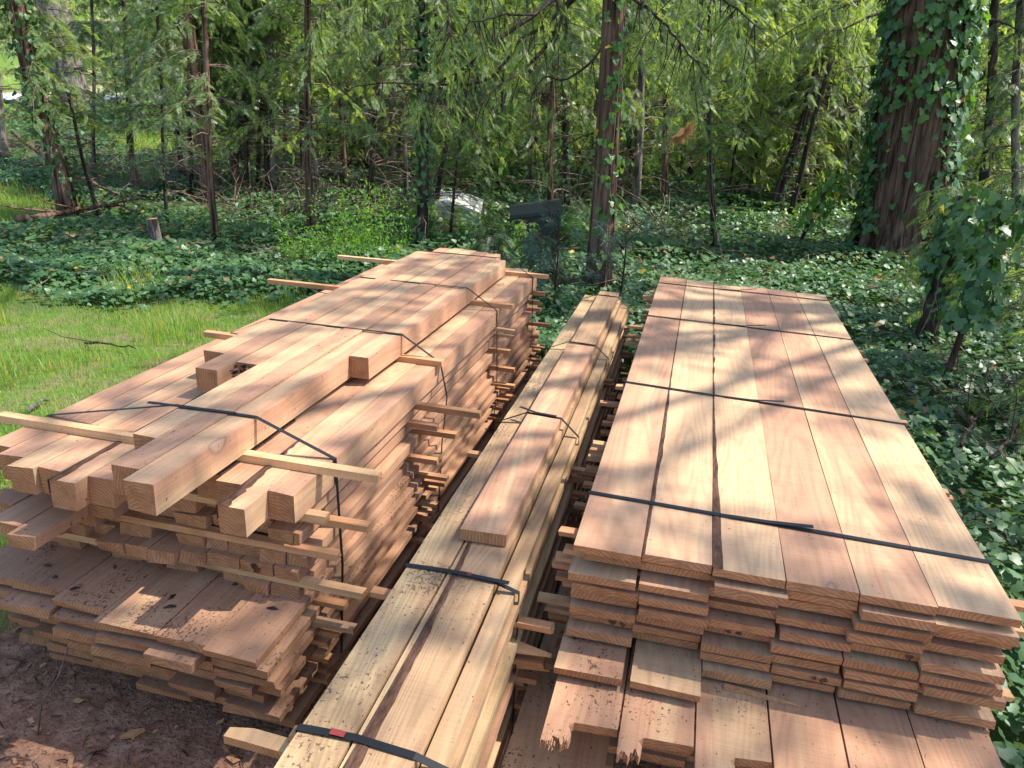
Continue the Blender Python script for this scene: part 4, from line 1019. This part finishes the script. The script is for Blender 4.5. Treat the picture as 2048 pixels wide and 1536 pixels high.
ia.scatter(IVV, IVF, np.stack([xx, yy, ground_z(xx, yy)+rng.uniform(.12, .27, m_)], 1), frames(np.stack([rng.normal(0, .5, m_), rng.normal(0, .5, m_), np.ones(m_)], 1), rng.uniform(0, 6.28, m_), rng.uniform(.03, .07, m_)), 2)
tag(ob('ivy_ground_cover', ia.mesh('ivy_ground_cover', [M_ivy, M_twig, M_dead])), kind='stuff')
# a paler, yellow-green flush of ivy in the open patches
ia = Acc()
flush = lambda x, y: np.exp(-(((x+3.9)/1.2)**2+((y-11.2)/1.3)**2))+np.exp(-(((x-1.6)/1.5)**2+((y-15.5)/2.)**2))+np.exp(-(((x+8.)/2)**2+((y-13.5)/2)**2))*.5
ivy_layer(9000, -11, 4, 8.5, 19, lambda x, y: np.clip(flush(x, y), 0, 1)*.6, (.05, .10), .30, (IVV, IVF))
tag(ob('young_ivy_cover', ia.mesh('young_ivy_cover', [M_ivyl])), kind='stuff')

# ---- grass
ga = Acc()
def blades(n, x0, x1, y0, y1, dens, hgt, w):
    x, y = scatter_pts(n, x0, x1, y0, y1, dens); m = len(x)
    h = rng.uniform(hgt[0], hgt[1], m)*(.55+.9*(.5+.5*np.sin(x*3.1)*np.cos(y*2.7+x)))
    az = rng.uniform(0, 6.28, m); ln = rng.uniform(.1, .75, m)
    V = np.array([(-.5, 0, 0), (.5, 0, 0), (.38, .25, .55), (-.38, .25, .55), (0, 1., 1.)]); Fb = [(0, 1, 2, 3), (3, 2, 4)]
    c, s_ = np.cos(az), np.sin(az); M = np.zeros((m, 3, 3))
    M[:, 0, 0] = c*w; M[:, 1, 0] = s_*w; M[:, 0, 1] = -s_*h*ln; M[:, 1, 1] = c*h*ln; M[:, 2, 2] = h
    ga.scatter(V, Fb, np.stack([x, y, ground_z(x, y)-.004], 1), M, 0)
blades(200000, -11, -2.3, 1.2, 7.2, lambda x, y: lawn_mask(x, y)*np.clip(.45+1.1*sm(np.sin(x*2.2+y)*np.cos(y*1.9-.4*x)+.5*np.sin(x*5.1-y*3.7), -.7, .5), 0, 1)*(1-.85*np.exp(-(((x+4.6)/1.0)**2+((y-5.4)/.5)**2))), (.025, .085), .005)
blades(16000, -9, -2.3, 3.0, 7.4, lambda x, y: sm(np.sin(x*3.3+1+y)*np.cos(y*2.2-x*.7), .35, .8)*(y < 7.2), (.10, .34), .006)
blades(16000, -15, -8, 7.5, 12, lambda x, y: lawn_mask(x, y), (.08, .16), .010)
blades(16000, -18, -6.5, 15, 22, lambda x, y: lawn_mask(x, y), (.10, .2), .016)
blades(2600, -2.9, -.7, .9, 2.1, lambda x, y: .10+.5*(np.sin(x*7)*np.cos(y*6) > .45), (.03, .10), .004)
tag(ob('grass', ga.mesh('grass', [M_grass])), kind='stuff')

# ---- stumps, fallen wood, loose bits
def stump(px, tpx, dia, label, mat=M_bark):
    b = stand(*px); t_ = above(tpx[0], tpx[1], b); dist = (b-CC)[:2]@FW; r = dia*dist/FPX/2
    root = empty('stump', b); tag(root, label, 'stump'); P_ = np.linspace(b-np.array([0, 0, .1]), t_, 6)-b
    V, F = tube(P_, r*np.array([1.2, 1.05, 1, .98, .97, .97]), 14, .03, False, .05)
    ob('trunk', meshdata('trunk', V, F, [mat], None, True), (0, 0, 0), root)
    top = P_[-1]; n = 14; V = [top+np.array([0, 0, .004])]+[top+(np.array(V[-14+i])-top)*1.0+np.array([0, 0, .003]) for i in range(n)]
    ob('cut_face', meshdata('cut_face', V, [(0, 1+i, 1+(i+1) % n) for i in range(n)], [M_stick]), (0, 0, 0), root)
stump((320, 508), (303, 438), 23, 'low grey cut stump standing in the ivy near the grass', M_barkg)
stump((280, 388), (257, 290), 13, 'tall broken reddish stump among the ivy farther back')
stump((478, 388), (463, 298), 15, 'brown cut stump behind the thick straight trunk')
def fallen(pxs, r, label, mat=M_twig, lift=.08, name='fallen_branch', twig=6):
    pts = []
    for x, y in pxs:
        q = stand(x, y); pts.append(q+np.array([0, 0, lift]))
    pts = np.array(pts); t_ = np.linspace(0, len(pts)-1, len(pts)*4); fine = np.stack([np.interp(t_, np.arange(len(pts)), pts[:, c_]) for c_ in range(3)], 1)+rng.normal(0, .01, (len(t_), 3))
    a = Acc(); b = pts[0]; a.tube(fine-b, np.linspace(r, r*.35, len(fine)), 6, 0, .12)
    for i in range(twig):
        j = rng.integers(2, len(fine)-1); d = rng.normal(size=3); d[2] = abs(d[2])*.8+.1; L = rng.uniform(.2, .7)
        a.tube(np.array([fine[j], fine[j]+d*L*.4+rng.normal(0, .03, 3), fine[j]+d*L*.7])-b, [r*.35, r*.25, .002], 4, 0)
    return tag(ob(name, a.mesh(name, [mat]), b), label, 'branch')
fallen([(40, 475), (110, 462), (180, 445), (240, 438), (285, 458)], .045, 'long fallen branch lying across the ivy under the leaning tree', M_bark, .22)
fallen([(30, 295), (90, 350), (150, 390), (220, 425), (285, 460)], .05, 'fallen stem sloping down past the leaning tree', M_bark, .35)
fallen([(1500, 358), (1540, 350), (1590, 350), (1640, 356), (1690, 368)], .055, 'pale fallen log arched over the sunny ivy patch', M_twig, .28)
fallen([(1370, 515), (1420, 545), (1450, 560)], .012, 'thin bare vine lying behind the wide stack', M_twig, .25, 'vine', 2)
fallen([(1900, 960), (1935, 900), (1985, 850), (2035, 800)], .012, 'bare grey twig bush stem in the ivy by the wide stack', M_barkd, .25, 'dead_twig', 9)
fallen([(1960, 1010), (2000, 960), (2060, 880)], .012, 'forked bare stem at the edge of the ivy', M_barkd, .3, 'dead_twig', 8)
fallen([(1880, 925), (1960, 980), (2040, 1080)], .005, 'thin reddish bramble running down the ivy', M_bark, .30, 'bramble', 2)
fallen([(380, 520), (440, 517)], .012, 'short pale stick lying in the ivy near the timbers', M_twig, .2, 'stick', 1)
fallen([(1720, 620), (1760, 615), (1790, 630)], .007, 'curved dry stem lying on dark ivy', M_twig, .25, 'dead_twig', 1)
fallen([(60, 830), (95, 808)], .02, 'grey weathered stick lying in the lawn', M_barkg, .03, 'stick', 0)
fallen([(170, 700), (230, 703), (275, 712)], .012, 'dark thin stick lying in the grass', M_barkd, .06, 'stick', 1)
# bare brush in the understorey: one tangle per spot
def brush(px, n, L, label, mat=M_twig):
    b = stand(*px); a = Acc()
    for i in range(n):
        p0 = np.array([rng.normal(0, .28), rng.normal(0, .28), 0]); d = rng.normal(size=3)*np.array([1, 1, .5]); d[2] = abs(d[2])+.25; l_ = L*rng.uniform(.4, 1.)
        p1 = p0+d*l_*.4+rng.normal(0, .08, 3); p2 = p1+d*l_*.35+rng.normal(0, .12, 3)+np.array([0, 0, -.1])
        a.tube([p0, p1, p2], [.010, .007, .002], 4, 0, cap=False)
        for q in range(3):
            s_ = p1+(p2-p1)*rng.random(); a.tube([s_, s_+rng.normal(0, .22, 3)], [.004, .001], 3, 0, cap=False)
    tag(ob('dead_brush', a.mesh('dead_brush', [mat]), b), label, 'brush', 'dead brush in the understorey')
for i, (x, y) in enumerate([(700, 400), (760, 390), (660, 330), (930, 440), (1000, 330), (210, 340), (240, 380), (120, 320), (590, 420), (1320, 470), (1650, 340), (1690, 300), (1350, 330), (800, 330), (460, 420), (520, 430), (1180, 420), (1960, 330), (620, 440), (780, 430), (860, 330), (1250, 400), (1400, 400), (1520, 330), (400, 360), (560, 360), (1060, 350)]):
    brush((x, y), 26, 1.1, 'tangle of bare pinkish dead twigs under the young trees')
brush((2010, 830), 14, .5, 'bare twigs sticking out of the ivy by the wide stack', M_twig)
# a brown dead spray hanging, a dark nest-like clump
nst = Acc(); cpt = at_depth(1082, 192, 10.2)
n_ = 260; dr = rng.normal(size=(n_, 3)); dr /= np.linalg.norm(dr, axis=1)[:, None]
for i in range(n_):
    p0 = dr[i]*np.array([.16, .12, .10])*rng.uniform(.5, 1); nst.tube([p0, p0+rng.normal(0, .07, 3)], [.004, .002], 3, 0, cap=False)
tag(ob('needle_clump', nst.mesh('needle_clump', [M_barkd]), cpt), 'dark clump of dead needles caught in the twigs before the reddish cedar', 'dead needles')
ds = Acc(); pp = np.array([at_depth(1395-40*u, 235+35*u, 9.) for u in rng.random(40)]); b0 = pp[0].copy()
ds.scatter(SP_FINE[0], SP_FINE[1], pp-b0, dir_frames(np.tile([-.5, 0, -1.], (40, 1))+rng.normal(0, .3, (40, 3)), rand_dirs(40), rng.uniform(.1, .2, 40)), 0)
tag(ob('dead_spray', ds.mesh('dead_spray', [M_dead]), b0), 'rust-brown dead cedar spray hanging among green twigs', 'dead spray')

# ---- two old boxes half sunk in the ivy
for i, (x_, y_, c_) in enumerate([(845, 462, .42), (905, 470, .34), (985, 500, .40), (1050, 522, .42), (1125, 500, .5)]):
    q_ = stand(x_, y_); root = empty('shrub', q_); tag(root, ['low shrub by the dark ivy-grown trunk', 'low shrub half hiding the pale box', 'low shrub between the two old boxes', 'low shrub half hiding the dark box', 'low shrub beside the dark box under the reddish cedar'][i], 'shrub')
    ob('crown', MIDC[2], (0, 0, 0), root, (0, 0, i*1.3), c_)
M_pale = simple('weathered_paint', (.62, .60, .52), .55, .3, .6, 5, dark=.55)
M_dk = simple('dark_weathered', (.030, .034, .034), .45, .4, .5, 6)
def box_thing(name, a, b, h, depth, label, cat, body_m, lid_m, slope, bulge):
    p, q = stand(*a), stand(*b); u = (q-p); u[2] = 0; w = np.linalg.norm(u); u /= w; v = np.array([-u[1], u[0], 0])
    root = empty(name, (p+q)/2); tag(root, label, cat)
    def quad(x0, x1, y0, y1, z0, z1, z2, z3): return [u*x+v*y+np.array([0, 0, z]) for x, y, z in ((x0, y0, z0), (x1, y0, z1), (x1, y1, z1+z3), (x0, y1, z0+z3))]
    n = 10; V = []; F = []
    for j in range(n+1):
        s_ = j/n; x = -w/2+w*s_; zt = h[0]*(1-s_)+h[1]*s_+bulge*math.sin(math.pi*s_)
        for y, z in ((0, -.3), (0, zt*.62), (.03, zt*.70), (.03, zt-.05), (depth, zt-.05+slope), (depth, -.3)): V.append(u*x+v*y+np.array([0, 0, z]))
    for j in range(n):
        for i in range(5): F.append((j*6+i, (j+1)*6+i, (j+1)*6+i+1, j*6+i+1))
    F.append(tuple(range(6))); F.append(tuple(n*6+i for i in range(6))[::-1])
    ob('body', meshdata('body', V, F, [body_m]), (0, 0, 0), root)
    V = []; F = []
    for j in range(n+1):
        s_ = j/n; x = (-w/2+w*s_)*1.04; zt = h[0]*(1-s_)+h[1]*s_+bulge*math.sin(math.pi*s_)
        for y, z in ((-.05, zt-.045), (-.05, zt), (depth*.5, zt+slope*.55+.03), (depth+.04, zt+slope), (depth+.04, zt+slope-.045)): V.append(u*x+v*y+np.array([0, 0, z]))
    for j in range(n):
        for i in range(5): F.append((j*5+i, (j+1)*5+i, (j+1)*5+(i+1) % 5, j*5+(i+1) % 5))
    F.append(tuple(range(5))); F.append(tuple(n*5+i for i in range(5))[::-1])
    ob('lid', meshdata('lid', V, F, [lid_m]), (0, 0, 0), root)
box_thing('old_box', (868, 452), (958, 452), (.34, .24), .6, 'pale weathered box with a low rounded lid half sunk in the ivy', 'box', M_pale, M_pale, .12, .06)
box_thing('old_box', (1018, 505), (1118, 505), (.50, .62), .7, 'dark box with a slanting lid whose edge catches the sun', 'box', M_dk, M_dk, .06, .0)

# ---- pale road across the slope beyond the trees
V = []; m_ = 40
for j in range(m_+1):
    lat = -24+j*16.5/m_; d = 27+.23*(lat+24)+.5*math.sin(lat*.2)
    for o_ in (0, 2.6):
        dd_ = d+o_; x = FW[0]*dd_+FW[1]*lat; y = FW[1]*dd_-FW[0]*lat; V.append((x, y, float(ground_z(x, y))+.12))
M_road = simple('pale_gravel', (.50, .48, .45), .9, .2, .4, 3, dark=.8)
tag(ob('road', meshdata('road', V, [(2*j, 2*j+2, 2*j+3, 2*j+1) for j in range(m_)], [M_road])), kind='structure')

# ---- small loose things
def sliver(name, pts, w, t_, z, label, mat, heart=.5):
    n = len(pts); V = []
    pts = np.array(pts, float)
    d = pts[-1]-pts[0]; d /= np.linalg.norm(d); s_ = np.array([-d[1], d[0]])
    for i, p_ in enumerate(pts):
        k_ = w[i]/2
        for a_, zz in ((-1, 0), (1, 0), (1, t_), (-1, t_)): V.append((p_[0]+s_[0]*k_*a_-pts[0][0], p_[1]+s_[1]*k_*a_-pts[0][1], zz))
    F = [(j*4+i, j*4+(i+1) % 4, (j+1)*4+(i+1) % 4, (j+1)*4+i) for j in range(n-1) for i in range(4)]+[(3, 2, 1, 0), tuple((n-1)*4+i for i in range(4))]
    o = ob(name, meshdata(name, V, F, [mat]), (pts[0][0], pts[0][1], z)); color(o, heart, .1, 1.); return tag(o, label, 'wood splinter')
def flat(px, py, z):
    d = ray(px, py); t_ = (z-H)/d[2]; return (CC+d*t_)[:2]
z9 = RTOP-RP*9+.001
sliver('wood_splinter', [flat(1447, 1375, z9), flat(1490, 1385, z9), flat(1600, 1416, z9)], [.022, .018, .003], .008, z9, 'pointed wooden splinter lying on the torn-ended boards', M_stick)
sliver('wood_splinter', [flat(455, 1478, .55), flat(500, 1485, .55), flat(580, 1508, .55)], [.03, .045, .045], .025, .55, 'broken pale stick end poking out beside the nearest strap of the narrow stack', M_stick, .3)
sliver('wood_splinter', [flat(240, 1478, .01), flat(265, 1470, .01), flat(290, 1462, .01)], [.004, .03, .004], .012, .01, 'orange wood chip lying on the bare soil', M_stick, .8)
# crumbs of bark on the specked boards
for i, (x, y) in enumerate([(150, 1178), (345, 1195), (340, 1215), (545, 1218), (470, 1170), (520, 1172), (110, 1155), (230, 1135), (95, 1132), (505, 1165)]):
    q = flat(x, y, DTOP+.001); v_ = rng.normal(0, 1, 2); v_ /= np.linalg.norm(v_)
    L_ = rng.uniform(.008, .02) if i != 9 else .04
    a = Acc(); a.tube([(-v_[0]*L_, -v_[1]*L_, .003), (0, 0, .006), (v_[0]*L_, v_[1]*L_, .003)], [.002, .006, .002], 5, 0, .3)
    tag(ob('bark_crumb', a.mesh('bark_crumb', [M_barkd]), (q[0], q[1], DTOP)), 'dark crumb of bark lying on the specked boards under the battens', 'bark crumb', 'bark crumbs on the specked boards')
a = Acc(); q = flat(75, 1470, .0); a.tube([(0, 0, 0), (.02, .02, .12), (.05, .08, .2), (.03, .16, .26), (-.05, .22, .28)], [.004, .0035, .003, .002, .001], 5, 0)
tag(ob('dry_stem', a.mesh('dry_stem', [M_twig]), (q[0], q[1], 0)), 'pale curved dry stem standing on the bare soil', 'stem')
for i in range(2):
    b = stand((300, 264)[i], (588, 615)[i]); root = empty('dandelion', b); tag(root, ['yellow dandelion beside the ivy edge', 'yellow dandelion in the thin grass nearer the stack'][i], 'flower')
    V, F = tube([(0, 0, 0), (.005, 0, .1), (.0, .005, .2)], [.003, .0025, .002], 5); ob('stem', meshdata('stem', V, F, [M_grass]), (0, 0, 0), root)
    a = Acc(); n_ = 26; a.scatter(lv[0], lv[1], np.tile([0, 0, .2], (n_, 1)), dir_frames(rng.normal(size=(n_, 3))+np.array([0, 0, .25]), rand_dirs(n_), np.full(n_, .022)), 0)
    M_y = bpy.data.materials.get('dandelion_yellow') or simple('dandelion_yellow', (.75, .48, .02), .6, .2)
    ob('flower_head', a.mesh('flower_head', [M_y]), (0, 0, 0), root)
# litter of twigs and needles on the soil by the stacks
a = Acc(); n_ = 900
xx, yy = rng.uniform(-3., -.5, n_), rng.uniform(.8, 2.1, n_)
a.scatter(np.array([(-.5, -.2, 0), (.4, -.25, .1), (.5, .2, .15), (-.3, .25, .05)]), [(0, 1, 2, 3)], np.stack([xx, yy, np.full(n_, .008)], 1), frames(np.stack([rng.normal(0, .3, n_), rng.normal(0, .3, n_), np.ones(n_)], 1), rng.uniform(0, 6.28, n_), .006+rng.exponential(.008, n_)), 1)
for i in range(420):
    x, y = rng.uniform(-2.9, -.55), rng.uniform(.9, 2.0); an = rng.uniform(0, 6.28); L_ = rng.uniform(.015, .09)
    a.tube([(x, y, .004), (x+math.cos(an)*L_*.5, y+math.sin(an)*L_*.5, .012), (x+math.cos(an)*L_, y+math.sin(an)*L_, .005)], [.002, .003, .001], 3, 0, cap=False)
tag(ob('twig_litter', a.mesh('twig_litter', [M_bark, M_stick])), kind='stuff')

# ------------------------------------------------------------------ light
SUN = np.array([.65, .22, 1.0]); SUN /= np.linalg.norm(SUN)
sd = bpy.data.lights.new('sun', 'SUN'); sd.energy = 3.9; sd.angle = R_(.53); sd.color = (1., .945, .86)
so = link(bpy.data.objects.new('sun', sd)); so.rotation_euler = Vector(SUN).to_track_quat('Z', 'Y').to_euler(); so.location = (6, 3, 12)
W = bpy.data.worlds.new('World'); S.world = W; W.use_nodes = True
nt = W.node_tree; bg = nt.nodes['Background']; sky = nt.nodes.new('ShaderNodeTexSky'); sky.sky_type = 'NISHITA'; sky.sun_disc = False
sky.sun_elevation = math.asin(SUN[2]); sky.sun_rotation = math.atan2(SUN[0], SUN[1])
nt.links.new(sky.outputs[0], bg.inputs[0]); bg.inputs[1].default_value = .15
S.view_settings.view_transform = 'Standard'; S.view_settings.look = 'None'; S.view_settings.exposure = 1.25; S.view_settings.gamma = 1
c = S.cycles; c.use_denoising = True; c.max_bounces = 8; c.diffuse_bounces = 4; c.transmission_bounces = 4; c.glossy_bounces = 2; c.transparent_max_bounces = 4
c.sample_clamp_indirect = 6.; c.use_adaptive_sampling = False
